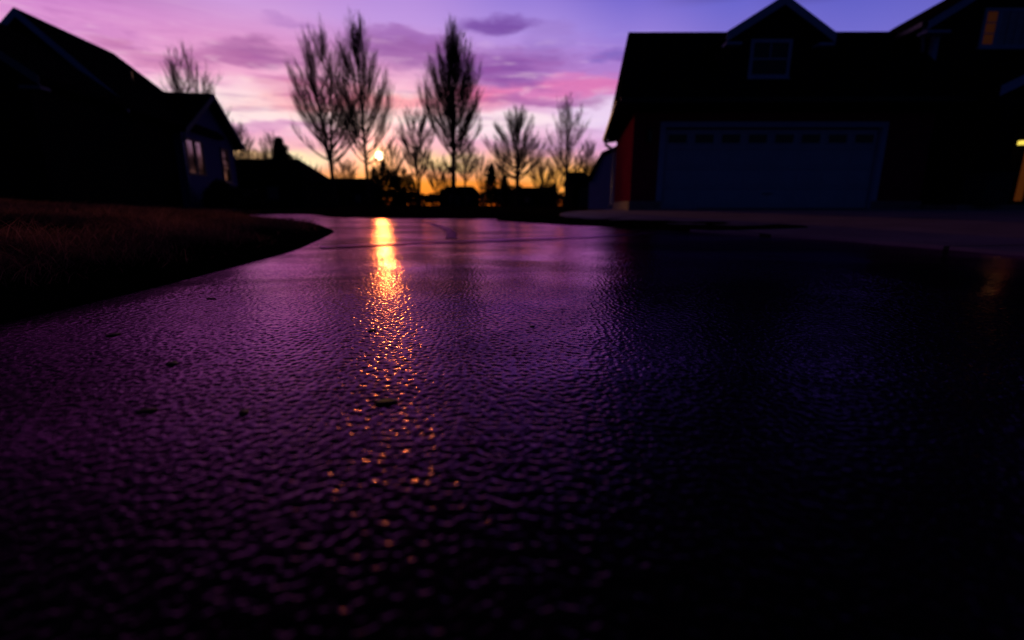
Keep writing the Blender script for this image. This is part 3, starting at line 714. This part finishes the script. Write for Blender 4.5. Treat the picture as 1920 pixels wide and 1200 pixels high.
def conifer(u, v_top, dist, half_px, label, seed):
    dt = ray(u, v_top); H = CAM.z + dt.z * dist / dt.y; a = ray(u, 390); x = a.x * dist / a.y; half = half_px / FOC * dist * 1.35
    r = np.random.RandomState(seed); root = thing('conifer', label, 'tree', (x, dist, .08), 'dark evergreens along the skyline')
    MB().tube([(x, dist, .08), (x, dist, H * .5), (x, dist, H * .97)], [.14, .09, .01], 7).build('trunk', M['bark'], root, True)
    n = 4200; q = r.uniform(.05, 1, n) ** .8; th = r.uniform(0, 6.283, n)
    lobes = .72 + .28 * np.sin(q * 46 + 2 * np.sin(th * 3 + seed)); rad = half * (1 - q) ** .75 * lobes * r.uniform(.25, 1.08, n) + .03
    c = np.stack([x + rad * np.cos(th), dist + rad * np.sin(th), .1 + H * q - .12 * rad], -1)
    sz = r.uniform(.10, .24, n)[:, None] * (H / 4)
    d1 = np.stack([np.cos(th), np.sin(th), r.uniform(-.5, .3, n)], -1) * sz; d2 = np.stack([-np.sin(th), np.cos(th), r.uniform(-.4, .4, n)], -1) * sz * .45
    V = np.stack([c - d1, c + d2, c + d1, c - d2], 1).reshape(-1, 3); F = np.arange(4 * n).reshape(n, 4)
    np_mesh('crown', V, F, M['needles'], root, attr=np.repeat(r.uniform(0, 1, n), 4))
conifer(922, 309, 70, 20, 'pointed dark conifer with ragged sides left of the round spreading tree', 1)
conifer(946, 330, 76, 16, 'shorter dark conifer tucked right against the pointed one', 2)
conifer(536, 260, 62, 40, 'narrow dark evergreen beside the roof left of the tall pair', 3)
conifer(1038, 344, 82, 16, 'low dark evergreen in front of the far roof near the airy tree', 4)

def shrub(u0, u1, v_top, dist, label, seed, n=5200, group='dark thickets on the skyline'):
    a = ray((u0 + u1) / 2, 390); x = a.x * dist / a.y; hw = (u1 - u0) / 2 / FOC * dist; dt = ray((u0 + u1) / 2, v_top); H = CAM.z + dt.z * dist / dt.y
    r = np.random.RandomState(seed); root = thing('shrub', label, 'shrub', (x, dist, .05), group)
    st = MB(); k = 26
    for i in range(k):
        t_ = r.uniform(-1, 1); th = r.uniform(0, 6.28); hh = H * (1 - .5 * t_ * t_) * r.uniform(.7, 1.08)
        st.tube([(x + hw * .5 * t_, dist, .05), (x + hw * .75 * t_ + .1 * math.cos(th), dist + .6 * math.sin(th), hh * .55), (x + hw * t_ + .3 * math.cos(th), dist + math.sin(th), hh)], [.09, .06, .015], 4, False)
    st.build('stems', M['bark'], root)
    t_ = r.uniform(-1.05, 1.05, n); top = H * (1 - .42 * np.abs(t_) ** 2.4) * (1 + .10 * np.sin(t_ * 9 + seed) + .06 * np.sin(t_ * 23))
    z = .05 + top * r.uniform(0, 1, n) ** .72; y = dist + hw * .6 * r.normal(0, .5, n)
    c = np.stack([x + hw * t_, y, z], -1); sz = r.uniform(.10, .30, n)[:, None] * (dist / 90)
    d1 = r.normal(0, 1, (n, 3)); d1 /= np.linalg.norm(d1, axis=1)[:, None]; d2 = np.cross(d1, r.normal(0, 1, (n, 3))); d2 /= np.linalg.norm(d2, axis=1)[:, None]
    V = np.stack([c - d1 * sz, c + d2 * sz * .5, c + d1 * sz, c - d2 * sz * .5], 1).reshape(-1, 3)
    np_mesh('foliage', V, np.arange(4 * n).reshape(n, 4), M['leafy'], root, attr=np.repeat(r.uniform(0, 1, n), 4))
shrub(692, 752, 313, 95, 'broad dark thicket directly below the setting sun', 1, 5200)
shrub(742, 782, 322, 97, 'dark rounded thicket right of the one below the sun', 2, 3000)
shrub(1000, 1042, 347, 90, 'low dark thicket under the far roof near the airy tree', 4, 2400)
shrub(932, 968, 352, 88, 'low dark thicket at the foot of the conifers', 5, 2000)
# distant ground cover that closes the skyline
r_ = np.random.RandomState(77); n = 26000
xx = r_.uniform(-150, 110, n); yy = 125 + r_.uniform(-6, 6, n) + .0008 * xx**2
hh = 3.1 + 1.2 * fbm(xx, xx * 0, 51, 4, .12) + .5 * fbm(xx, xx * 0, 52, 3, .9)
zz = np.clip(hh, .8, 7) * r_.uniform(0, 1, n) ** .6
c = np.stack([xx, yy, zz], -1); sz = r_.uniform(.25, .6, n)[:, None]
d1 = r_.normal(0, 1, (n, 3)); d1 /= np.linalg.norm(d1, axis=1)[:, None]; d2 = np.cross(d1, r_.normal(0, 1, (n, 3))); d2 /= np.linalg.norm(d2, axis=1)[:, None]
V = np.stack([c - d1 * sz, c + d2 * sz * .6, c + d1 * sz, c - d2 * sz * .6], 1).reshape(-1, 3)
tag(np_mesh('distant_woods', V, np.arange(4 * n).reshape(n, 4), M['leafy'], attr=np.repeat(r_.uniform(0, 1, n), 4)), 'dark far belt of scrub and woods along the horizon', 'woods', kind='stuff')

# ------------------------------------------------------------------ windows and small parts
def window_on(root, xf, x0, x1, z0, z1, y, cols_=1, rows=2, frame=.09, glass=None, mull=.035, trim=None, dep=.05, sill=True):
    """window in a local wall plane at y (outside is -y in the local frame)"""
    trim = trim or M['trim']; fr = MB(xf)
    fr.box(x0 - frame, x0, y - dep, y + .02, z0 - frame, z1 + frame).box(x1, x1 + frame, y - dep, y + .02, z0 - frame, z1 + frame)
    fr.box(x0, x1, y - dep, y + .02, z1, z1 + frame).box(x0, x1, y - dep, y + .02, z0 - frame, z0)
    f = fr.build('window', trim, root)
    mu = MB(xf)
    for i in range(1, cols_): mx = x0 + (x1 - x0) * i / cols_; mu.box(mx - mull / 2, mx + mull / 2, y - dep * .7, y + .01, z0 + .001, z1 - .001)
    for i in range(1, rows): mz = z0 + (z1 - z0) * i / rows; mu.box(x0 + .001, x1 - .001, y - dep * .6, y + .008, mz - mull / 2, mz + mull / 2)
    if mu.v: mu.build('muntin', trim, f)
    MB(xf).box(x0 + .001, x1 - .001, y - .012, y + .012, z0 + .001, z1 - .001).build('pane', glass or M['glass'], f)
    if sill: MB(xf).box(x0 - frame - .03, x1 + frame + .03, y - dep - .04, y - .001, z0 - frame - .05, z0 - frame - .001).build('sill', trim, f)
    return f

def slab(pts, th, xf=None):
    """roof slab: polygon thickened downwards"""
    return MB(xf).prism(pts, (0, 0, -th))

# ------------------------------------------------------------------ brick garage house
GZ = .20
g = thing('brick_garage', 'dark red brick garage with white double door and gabled dormer on the right', 'garage', (7.5, 14, GZ))
def gx_at(y, side): return (3.31 + .13 * (y - 14)) if side == 0 else (11.45 + .13 * (y - 14))
EZ = 2.74
w_ = MB()
DX0, DX1, DZ1 = 4.18, 10.07, 2.36       # door opening
yf, yb = 14.0, 20.0
def wallbox(m, xa, xb, ya, yb_, z0, z1): m.hexa([(xa, ya, z0), (xb, ya, z0), (xb + .13 * (yb_ - ya), yb_, z0), (xa + .13 * (yb_ - ya), yb_, z0), (xa, ya, z1), (xb, ya, z1), (xb + .13 * (yb_ - ya), yb_, z1), (xa + .13 * (yb_ - ya), yb_, z1)])
FZ0 = GZ + .22
wallbox(w_, 3.31, DX0, yf, yf + .3, FZ0, EZ); wallbox(w_, DX1, 11.45, yf, yf + .3, FZ0, EZ); wallbox(w_, DX0, DX1, yf, yf + .3, DZ1, EZ)
wallbox(w_, 3.349, 3.63, yf + .3, yb, FZ0, EZ); wallbox(w_, 11.2, 11.489, yf + .3, yb, FZ0, EZ); wallbox(w_, 3.63 + .74, 11.2 + .74, yb - .3, yb, FZ0, EZ)
w_.build('wall', M['brick'], g)
fd = MB(); wallbox(fd, 3.27, DX0, yf - .04, yf + .3, GZ - .1, FZ0); wallbox(fd, 3.309, 3.6, yf + .3, yb, GZ - .15, FZ0); fd.build('foundation', M['concrete_base'], g)
fd = MB(); wallbox(fd, DX1, 11.49, yf - .04, yf + .3, GZ - .1, FZ0); fd.build('foundation', M['concrete_base'], g)
# door
dr = thing('garage_door', None, None); dr.parent = g; dr.location = (0, 0, 0)
for k in ('label', 'category'):
    if k in dr: del dr[k]
bpy.data.objects.remove(dr)
dm = MB(); nrow = 4; rh = (DZ1 - .02 - GZ - .02) / nrow; ncol = 8; cw = (DX1 - DX0 - .02) / ncol
for i in range(nrow):
    z0 = GZ + .02 + i * rh
    dm.box(DX0 + .01, DX1 - .01, yf + .12, yf + .17, z0 + .004, z0 + rh - .004)
    if i < nrow - 1:
        for j in range(ncol):
            a = DX0 + .01 + j * cw; dm.box(a + .09, a + cw - .09, yf + .102, yf + .119, z0 + .1, z0 + rh - .09)
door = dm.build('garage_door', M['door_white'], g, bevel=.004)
z0 = GZ + .02 + 3 * rh
for j in range(ncol):
    a = DX0 + .01 + j * cw
    f = MB().box(a + .07, a + .11, yf + .09, yf + .119, z0 + .12, z0 + rh - .1).box(a + cw - .11, a + cw - .07, yf + .09, yf + .119, z0 + .12, z0 + rh - .1).box(a + .11, a + cw - .11, yf + .09, yf + .119, z0 + rh - .14, z0 + rh - .1).box(a + .11, a + cw - .11, yf + .09, yf + .119, z0 + .12, z0 + .16).build('window', M['door_white'], door)
    MB().box(a + .111, a + cw - .111, yf + .105, yf + .118, z0 + .161, z0 + rh - .141).build('pane', M['glass'], door)
MB().tube([(7.05, yf + .09, .62), (7.2, yf + .06, .62), (7.35, yf + .09, .62)], .012, 6).build('handle', M['metal_dark'], door)
fm = MB(); fm.box(DX0 - .15, DX0, yf - .03, yf + .12, GZ, DZ1 + .15).box(DX1, DX1 + .15, yf - .03, yf + .12, GZ, DZ1 + .15).box(DX0, DX1, yf - .03, yf + .12, DZ1, DZ1 + .15)
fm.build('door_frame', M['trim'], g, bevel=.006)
# roof: steep hip at the left end, eave fascia and soffit
E0 = Vector((2.78, 13.4, 2.98)); E1 = Vector((11.9, 13.4, 3.02)); R0 = Vector((3.90, 18, 5.95)); R1 = Vector((12.75, 18, 5.97)); B0 = Vector((3.72, 20.4, 2.90)); B1 = Vector((12.9, 20.4, 2.95))
W1 = Vector((12.58, 16.0, 4.68))
rf = MB(); rf.add([E0, E1, W1, R1, R0, B0, B1], [(0, 1, 2, 3, 4), (0, 4, 5), (5, 4, 3, 6), (0, 5, 6, 2, 1)])
rf.build('roof', M['shingle'], g)
fa = MB(); dz = Vector((0, 0, -.001))
for a, b in ((E0, E1), (E0, B0)):
    d_ = (b - a).normalized(); n_ = Vector((d_.y, -d_.x, 0)) * (1 if a is E0 and b is E1 else -1); n_.normalize()
    fa.hexa([a + Vector((0, 0, -.2)), b + Vector((0, 0, -.2)), b + Vector((0, 0, -.2)) - n_ * .03, a + Vector((0, 0, -.2)) - n_ * .03, a + dz, b + dz, b + dz - n_ * .03, a + dz - n_ * .03])
fa.build('fascia', M['fascia'], g)
MB().add([E0 + Vector((.03, .03, -.2)), E1 + Vector((0, .03, -.2)), Vector((11.9, 14.0, 2.82)), Vector((3.3, 14.0, 2.78)), Vector((4.1, 20.0, 2.72)), B0 + Vector((.03, -.03, -.2))], [(0, 1, 2, 3), (0, 3, 4, 5)]).build('soffit', M['fascia'], g)
gt = MB(); gt.bar(E0 + Vector((-.05, .05, -.07)), B0 + Vector((-.05, 0, -.07)), .11, .12); gt.bar(E0 + Vector((0, -.06, -.07)), E1 + Vector((-.03, -.06, -.07)), .11, .12)
gt.build('gutter', M['metal_dark'], g)
ds_ = MB(); ds_.tube([(3.70, 20.3, 2.76), (3.72, 20.25, 2.62), (3.98, 20.12, 2.45), (4.03, 20.08, 2.3), (4.03, 20.08, .32), (3.9, 20.0, .24)], .055, 8)
ds_.build('downspout', M['trim'], g, True)
# dormer
dy = 14.55
def roofz(y): return 2.98 + (5.95 - 2.98) * (y - 13.4) / 4.6
dw = MB(); dw.prism([(5.98, dy, roofz(dy) - .1), (8.36, dy, roofz(dy) - .1), (8.36, dy, 4.86), (7.17, dy, 5.52), (5.98, dy, 4.86)], (0, 3.0, 0))
dw.build('dormer_wall', M['siding_dark'], g)
apx = (7.17, 5.68); el_, er_ = (5.72, 4.80), (8.62, 4.78)
dr1 = MB(); dr1.prism([(el_[0], dy - .28, el_[1]), (apx[0], dy - .28, apx[1]), (apx[0], dy - .28, apx[1] - .1), (el_[0] + .06, dy - .28, el_[1] - .1)], (0, 3.6, 0))
dr1.prism([(apx[0], dy - .28, apx[1]), (er_[0], dy - .28, er_[1]), (er_[0] - .06, dy - .28, er_[1] - .1), (apx[0], dy - .28, apx[1] - .1)], (0, 3.6, 0)); dr1.build('dormer_roof', M['shingle'], g)
rk = MB(); 
for p, q in ((el_, apx), (apx, er_)):
    rk.prism([(p[0], dy - .31, p[1] - .03), (q[0], dy - .31, q[1] - .03), (q[0], dy - .31, q[1] - .25), (p[0], dy - .31, p[1] - .25)], (0, .028, 0))
rk.box(el_[0], el_[0] + .42, dy - .30, dy - .002, el_[1] - .32, el_[1] - .255); rk.box(er_[0] - .42, er_[0], dy - .30, dy - .002, er_[1] - .32, er_[1] - .255)
rk.build('dormer_trim', M['trim'], g)
window_on(g, None, 6.58, 7.53, 3.80, 4.60, dy - .001, 1, 2, .085)
MB().box(7.05 - .014, 7.05 + .014, dy - .04, dy + .0, 4.222, 4.598).build('muntin', M['trim'], g)
# wall lantern, unlit
ln = thing('wall_lantern', 'unlit dark wall lantern on the brick left of the garage door', 'lantern', (3.72, 13.9, 2.1))
MB().box(3.66, 3.78, 13.97, 13.999, 2.0, 2.25).build('back_plate', M['metal_dark'], ln)
MB().box(3.65, 3.79, 13.80, 13.94, 2.24, 2.28).build('cap', M['metal_dark'], ln)
MB().box(3.67, 3.77, 13.82, 13.97, 1.96, 1.99).build('base', M['metal_dark'], ln)
MB().box(3.672, 3.768, 13.822, 13.918, 1.991, 2.239).build('lantern_glass', M['glass'], ln)

# ------------------------------------------------------------------ two-storey house at the right
h = thing('two_storey_house', 'tall dark house at the right edge with one amber lit upper window and a porch', 'house', (16, 16, GZ))
HX0 = 12.63; HY = 16.0
hw_ = MB(); hw_.prism([(HX0, HY, GZ), (21, HY, GZ), (21, HY, 5.7), (16.9, HY, 8.2), (HX0, HY, 5.62)], (1.2, 9, 0)); hw_.build('wall', M['siding_dark'], h)
rr_ = MB(); rr_.prism([(HX0 - .55, HY - .35, 5.52), (16.9, HY - .35, 8.52), (16.9, HY - .35, 8.34), (HX0 - .45, HY - .35, 5.36)], (1.26, 9.8, 0)); rr_.prism([(16.9, HY - .35, 8.52), (21.6, HY - .35, 5.5), (21.5, HY - .35, 5.34), (16.9, HY - .35, 8.34)], (1.26, 9.8, 0)); rr_.build('roof', M['shingle'], h)
rb = MB(); rb.prism([(HX0 - .55, HY - .38, 5.50), (16.9, HY - .38, 8.50), (16.9, HY - .38, 8.26), (HX0 - .55, HY - .38, 5.27)], (0, .028, 0)); rb.box(HX0 - .55, HX0 + .15, HY - .37, HY - .002, 5.2, 5.268); rb.build('rake_board', M['trim'], h)
gt = MB(); gt.bar((HX0 - .62, HY - .3, 5.44), (HX0 + .6, HY + 9.3, 5.44), .12, .13); gt.build('gutter', M['metal_dark'], h)
cb_ = MB(); cb_.box(HX0 - .02, HX0 + .13, HY - .025, HY - .001, 4.2, 5.26); cb_.hexa([(HX0 - .025, HY, 4.2), (HX0 - .003, HY, 4.2), (HX0 + .02, HY + .16, 4.2), (HX0 - .003, HY + .16, 4.2), (HX0 - .025, HY, 5.26), (HX0 - .003, HY, 5.26), (HX0 + .02, HY + .16, 5.26), (HX0 - .003, HY + .16, 5.26)]); cb_.build('corner_board', M['trim'], h)
ds_ = MB(); ds_.tube([(HX0 - .5, HY - .2, 5.4), (HX0 - .45, HY - .1, 5.26), (HX0 - .08, HY + .3, 5.0), (HX0 - .05, HY + .32, 4.1)], .05, 8); ds_.build('downspout', M['trim'], h, True)
# upper window: lit left third, curtained rest
f = window_on(h, None, 14.03, 16.6, 4.98, 5.86, HY - .001, 1, 1, .09, M['glass'])
MB().box(14.031, 14.34, HY - .030, HY - .014, 4.985, 5.855).build('lit_pane', M['amber_dim'], f)
mm = MB()
for zq in (5.27, 5.56): mm.box(14.031, 14.34, HY - .045, HY - .031, zq - .014, zq + .014)
mm.box(14.34, 14.46, HY - .05, HY - .013, 4.985, 5.855); mm.build('muntin', M['trim'], f)
cu = MB()
for k in range(9): a = 14.47 + k * .236; cu.box(a, a + .21, HY - .04 - .006 * (k % 2), HY - .0135, 4.985, 5.855)
cu.build('curtain', M['curtain'], f)
# porch
pz = .32
po = MB(); po.box(11.56, 21, 12.9, HY - .002, GZ - .1, pz); po.build('porch_floor', M['concrete_base'], h)
PE = (11.75, 3.12); PA = (15.6, 5.0)
pr = MB(); pr.prism([(PE[0], 12.6, PE[1]), (PA[0], 12.6, PA[1]), (PA[0], 12.6, PA[1] - .16), (PE[0] + .05, 12.6, PE[1] - .16)], (0, 3.38, 0)); pr.prism([(PA[0], 12.6, PA[1]), (19.4, 12.6, 3.14), (19.3, 12.6, 2.98), (PA[0], 12.6, PA[1] - .16)], (0, 3.38, 0)); pr.build('porch_roof', M['shingle'], h)
pb = MB(); pb.prism([(PE[0], 12.57, PE[1] - .02), (PA[0], 12.57, PA[1] - .02), (PA[0], 12.57, PA[1] - .25), (PE[0], 12.57, PE[1] - .25)], (0, .028, 0)); pb.prism([(PA[0], 12.57, PA[1] - .02), (19.4, 12.57, 3.12), (19.4, 12.57, 2.89), (PA[0], 12.57, PA[1] - .25)], (0, .028, 0)); pb.build('rake_board', M['trim'], h)
MB().box(11.9, 19.2, 12.85, 13.05, 2.72, 2.93).build('porch_beam', M['siding_dark'], h)
for cx in (12.28, 18.9):
    c_ = MB(); c_.hexa([(cx - .26, 12.72, 1.1), (cx + .26, 12.72, 1.1), (cx + .26, 13.2, 1.1), (cx - .26, 13.2, 1.1), (cx - .19, 12.78, 2.719), (cx + .19, 12.78, 2.719), (cx + .19, 13.14, 2.719), (cx - .19, 13.14, 2.719)])
    cc = c_.build('column', M['siding_black'], h, bevel=.01)
    MB().box(cx - .33, cx + .33, 12.64, 13.28, pz + .001, 1.04).box(cx - .37, cx + .37, 12.6, 13.32, 1.04, 1.099).build('plinth', M['stone'], cc, bevel=.012)
# entrance with lit sidelight
en = MB(); en.box(15.98, 16.06, HY - .05, HY - .001, pz, 2.5).box(16.34, 16.42, HY - .05, HY - .001, pz, 2.5).box(16.06, 16.34, HY - .05, HY - .001, 2.42, 2.5)
fr = en.build('sidelight_frame', M['siding_dark'], h)
MB().box(16.061, 16.339, HY - .03, HY - .004, pz + .12, 2.419).build('pane', M['amber'], fr)
MB().box(16.421, 17.4, HY - .045, HY - .001, pz, 2.45).build('front_door', M['wood'], h)
pl_ = thing('porch_lamp', 'glowing yellow porch lamp by the entrance at the right picture edge', 'lamp', (15.95, 15.4, 2.1))
d = ray(1917, 268); s = 15.45 / d.y; lx, lz = d.x * s, CAM.z + d.z * s
MB().box(lx - .07, lx + .12, 15.39, 15.54, lz - .055, lz + .065).build('lamp_shade', M['lamp'], pl_, bevel=.02)
MB().box(lx - .10, lx + .15, 15.36, 15.57, lz + .066, lz + .10).box(lx - .05, lx + .09, 15.42, 15.52, lz - .16, lz - .056).tube([(lx, 15.47, lz + .1), (lx, 15.7, lz + .2), (lx, HY - .002, lz + .12)], .014, 6).build('bracket', M['metal_dark'], pl_)

# ------------------------------------------------------------------ pale neighbour house behind the garage
nh = thing('neighbour_house', 'pale sided house glimpsed behind the brick garage downspout', 'house', (6, 28, .1))
NY = 27.0
def npos(u, v, y): d = ray(u, v); s = y / d.y; return Vector((d.x * s, y, CAM.z + d.z * s))
a0 = npos(1105, 330, NY); a1 = npos(1127, 292, NY - .55); a2 = npos(1160, 276, NY - 1.5)
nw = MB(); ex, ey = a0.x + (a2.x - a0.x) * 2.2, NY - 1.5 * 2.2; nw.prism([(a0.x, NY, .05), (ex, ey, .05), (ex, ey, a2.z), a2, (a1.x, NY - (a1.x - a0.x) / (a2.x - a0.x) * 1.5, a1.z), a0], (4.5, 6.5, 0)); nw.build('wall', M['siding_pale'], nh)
nr = MB(); o1 = Vector((0, -.3, 0)); b0 = npos(1098, 338, NY); b1 = npos(1126, 286, NY - .55); b2 = npos(1160, 272, NY - 1.5)
nr.prism([b0 + o1, b1 + o1, b1 + o1 + Vector((.03, 0, -.14)), b0 + o1 + Vector((.08, 0, -.1))], (4.7, 6.8, 0)); nr.prism([b1 + o1, b2 + o1, Vector((ex, ey - .3, b2.z + .1)), Vector((ex, ey - .3, b2.z - .06)), b2 + o1 + Vector((0, 0, -.14)), b1 + o1 + Vector((.03, 0, -.14))], (4.7, 6.8, 0)); nr.build('roof', M['shingle'], nh)


# ------------------------------------------------------------------ left ranch house (local frame: p to the right, a away)
Q = Vector((-11.6, 18.2, 0)); A_ = Vector((-.149, .989, 0)); P_ = Vector((.989, .149, 0))
def LH(p, a, z): q = Q + P_ * p + A_ * a; return (q.x, q.y, z)
lh = thing('ranch_house', 'dark gabled house on the left behind the lawn with window reflecting pink sky', 'house', (Q.x, Q.y, .3))
LZ0 = .1
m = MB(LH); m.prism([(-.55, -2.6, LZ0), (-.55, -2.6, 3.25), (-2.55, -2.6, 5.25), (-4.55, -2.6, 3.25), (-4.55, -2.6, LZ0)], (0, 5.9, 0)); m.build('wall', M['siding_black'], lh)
m = MB(LH)
rp0, rp1 = (-2.55, -2.95, 5.60), (-2.5, 1.24, 5.60); er0, er1 = (-.1, -2.95, 3.20), (-.12, 3.7, 3.14); el0, el1 = (-5.0, -2.95, 3.2), (-5.0, 3.7, 3.14)
def dn(p, k=.16): return (p[0], p[1], p[2] - k)
m.prism([er0, er1, rp1, rp0], (0, 0, -.14)); m.prism([el0, rp0, rp1, el1], (0, 0, -.14)); m.prism([er1, el1, rp1], (0, 0, -.14)); m.build('roof', M['shingle'], lh)
m = MB(LH); m.prism([(-.1, -2.98, 3.18), (-2.55, -2.98, 5.58), (-2.55, -2.98, 5.36), (-.1, -2.98, 2.96)], (0, .028, 0)); m.prism([(-5.0, -2.98, 3.18), (-2.55, -2.98, 5.58), (-2.55, -2.98, 5.36), (-5.0, -2.98, 2.96)], (0, .028, 0)); m.build('rake_board', M['trim'], lh)
# front projecting wing
m = MB(LH); m.prism([(-.45, -6.1, LZ0), (-.45, -6.1, 3.1), (-2.4, -6.1, 4.6), (-4.4, -6.1, 3.1), (-4.4, -6.1, LZ0)], (0, 3.45, 0)); m.build('front_wing_wall', M['siding_black'], lh)
m = MB(LH); m.prism([(-.02, -6.4, 3.17), (-2.4, -6.4, 4.95), (-2.4, -6.4, 4.8), (-.1, -6.4, 3.04)], (0, 3.42, 0)); m.prism([(-2.4, -6.4, 4.95), (-4.8, -6.4, 3.17), (-4.7, -6.4, 3.04), (-2.4, -6.4, 4.8)], (0, 3.42, 0)); m.build('front_wing_roof', M['shingle'], lh)
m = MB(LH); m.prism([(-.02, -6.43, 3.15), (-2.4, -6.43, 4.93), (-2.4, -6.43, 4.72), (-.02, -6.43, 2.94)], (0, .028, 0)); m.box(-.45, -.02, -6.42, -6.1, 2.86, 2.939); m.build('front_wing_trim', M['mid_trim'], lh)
# wing with the lit-reflecting windows, gable facing the drive
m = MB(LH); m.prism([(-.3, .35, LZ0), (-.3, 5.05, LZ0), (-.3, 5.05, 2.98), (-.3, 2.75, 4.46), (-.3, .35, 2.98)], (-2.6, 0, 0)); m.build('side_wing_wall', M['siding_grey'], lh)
m = MB(LH); m.prism([(.05, -.02, 2.96), (.05, 2.75, 4.66), (.05, 2.75, 4.52), (.05, .05, 2.84)], (-2.9, 0, 0)); m.prism([(.05, 2.75, 4.66), (.05, 5.5, 2.90), (.05, 5.42, 2.78), (.05, 2.75, 4.52)], (-2.9, 0, 0)); m.build('side_wing_roof', M['shingle'], lh)
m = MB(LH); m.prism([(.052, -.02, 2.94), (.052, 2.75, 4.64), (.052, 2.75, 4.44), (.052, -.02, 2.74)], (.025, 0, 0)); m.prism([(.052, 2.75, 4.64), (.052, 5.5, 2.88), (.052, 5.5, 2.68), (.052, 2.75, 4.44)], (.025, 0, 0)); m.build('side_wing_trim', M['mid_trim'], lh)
def LW(x, y, z): return LH(-.3 - y, x, z)       # x along the wall away from the camera, -y outwards
window_on(lh, LW, .62, 1.16, 1.50, 2.66, 0, 1, 1, .08, M['glass_refl'], trim=M['dark_trim'], sill=False)
window_on(lh, LW, 1.30, 1.84, 1.50, 2.66, 0, 1, 1, .06, M['glass_refl'], trim=M['dark_trim'], sill=False)
window_on(lh, LW, 3.66, 4.24, 1.36, 2.60, 0, 1, 2, .09, M['glass_refl'], trim=M['dark_trim'])
m = MB(LH); m.tube([(-.05, .1, 2.85), (-.1, .2, 2.7), (-.25, .31, 2.5), (-.25, .31, .4)], .05, 8); m.build('downspout', M['trim'], lh, True)
m = MB(LH); m.tube([(-1.5, .1, 4.4), (-1.5, .1, 4.78)], .07, 8); m.build('vent_pipe', M['metal_dark'], lh)
# low foundation shrubs under the windows
for i, (p, a, hh, l) in enumerate([(.55, .9, 1.0, 'low dark shrub under the double window of the left house'), (.6, 2.4, .85, 'low dark shrub between the two windows of the left house'), (.5, 4.3, .75, 'low dark shrub at the far corner of the left house')]):
    c = LH(p, a, .2); r = np.random.RandomState(90 + i); n = 1500
    root = thing('shrub', l, 'shrub', c, 'foundation shrubs by the left house')
    d_ = r.normal(0, 1, (n, 3)); d_ /= np.linalg.norm(d_, axis=1)[:, None]; d_[:, 2] = np.abs(d_[:, 2]); k = r.uniform(.55, 1.05, n)[:, None]
    cc = np.array(c) + d_ * k * np.array([.6, .6, hh]); e1 = r.normal(0, .05, (n, 3)); e2 = r.normal(0, .04, (n, 3))
    np_mesh('foliage', np.stack([cc - e1, cc + e2, cc + e1, cc - e2], 1).reshape(-1, 3), np.arange(4 * n).reshape(n, 4), M['leafy'], root, attr=np.repeat(r.uniform(0, 1, n), 4))
    st = MB()
    for q in range(7): th = q * .9; st.tube([(c[0], c[1], .1), (c[0] + .2 * math.cos(th), c[1] + .2 * math.sin(th), .2 + hh * .5), (c[0] + .4 * math.cos(th), c[1] + .4 * math.sin(th), .2 + hh * .85)], [.02, .014, .006], 5, False)
    st.build('stems', M['bark'], root)

# ------------------------------------------------------------------ far houses
def far_house(u0, u1, v_eave, v_ridge, y, label, depth=8, wins=2, chimney=False, hip=.22):
    a = npos(u0, v_eave, y); b = npos(u1, v_eave, y); rz = npos((u0 + u1) / 2, v_ridge, y + depth * .5).z
    root = thing('far_house', label, 'house', ((a.x + b.x) / 2, y, .1), 'dark houses on the skyline')
    MB().box(a.x + .3, b.x - .3, y, y + depth, 0, a.z - .05).build('wall', M['siding_black'], root)
    hx = (b.x - a.x) * hip; c = [(a.x, y - .4, a.z), (b.x, y - .4, a.z), (b.x, y + depth + .4, a.z), (a.x, y + depth + .4, a.z), (a.x + hx, y + depth / 2, rz), (b.x - hx, y + depth / 2, rz)]
    rf_ = MB().add(c, [(0, 1, 5, 4), (1, 2, 5), (2, 3, 4, 5), (3, 0, 4), (3, 2, 1, 0)]).build('roof', M['shingle'], root)
    if chimney: MB().box(a.x + hx * 1.6, a.x + hx * 1.6 + .7, y + depth * .45, y + depth * .6, rz - .6, rz + .5).build('chimney', M['brick'], rf_)
    for i in range(wins):
        x = a.x + (b.x - a.x) * (i + .7) / (wins + .4); window_on(root, None, x, x + .9, .9, min(a.z - .5, 2.0), y - .001, 1, 2, .1, trim=M['dark_trim'])
    MB().box(a.x + (b.x - a.x) * .42, a.x + (b.x - a.x) * .42 + 1, y - .04, y - .001, .08, min(2.1, a.z - .3)).build('door', M['wood'], root)
far_house(325, 572, 340, 298, 44, 'dark low house beside the left house eave, nearest of the skyline houses', 9, 2, False, .2)
far_house(552, 694, 350, 334, 84, 'long dark roof behind the trunks of the tall pair', 9, 3, False, .1)
far_house(820, 896, 361, 349, 84, 'small dark hipped house at the foot of the dense oval tree', 8, 2, False, .16)
far_house(958, 1042, 364, 351, 94, 'dark house behind the round spreading tree', 8, 2, False, .15)
far_house(1068, 1112, 345, 322, 52, 'dark house squeezed beside the pale neighbour house', 8, 1, False, .1)
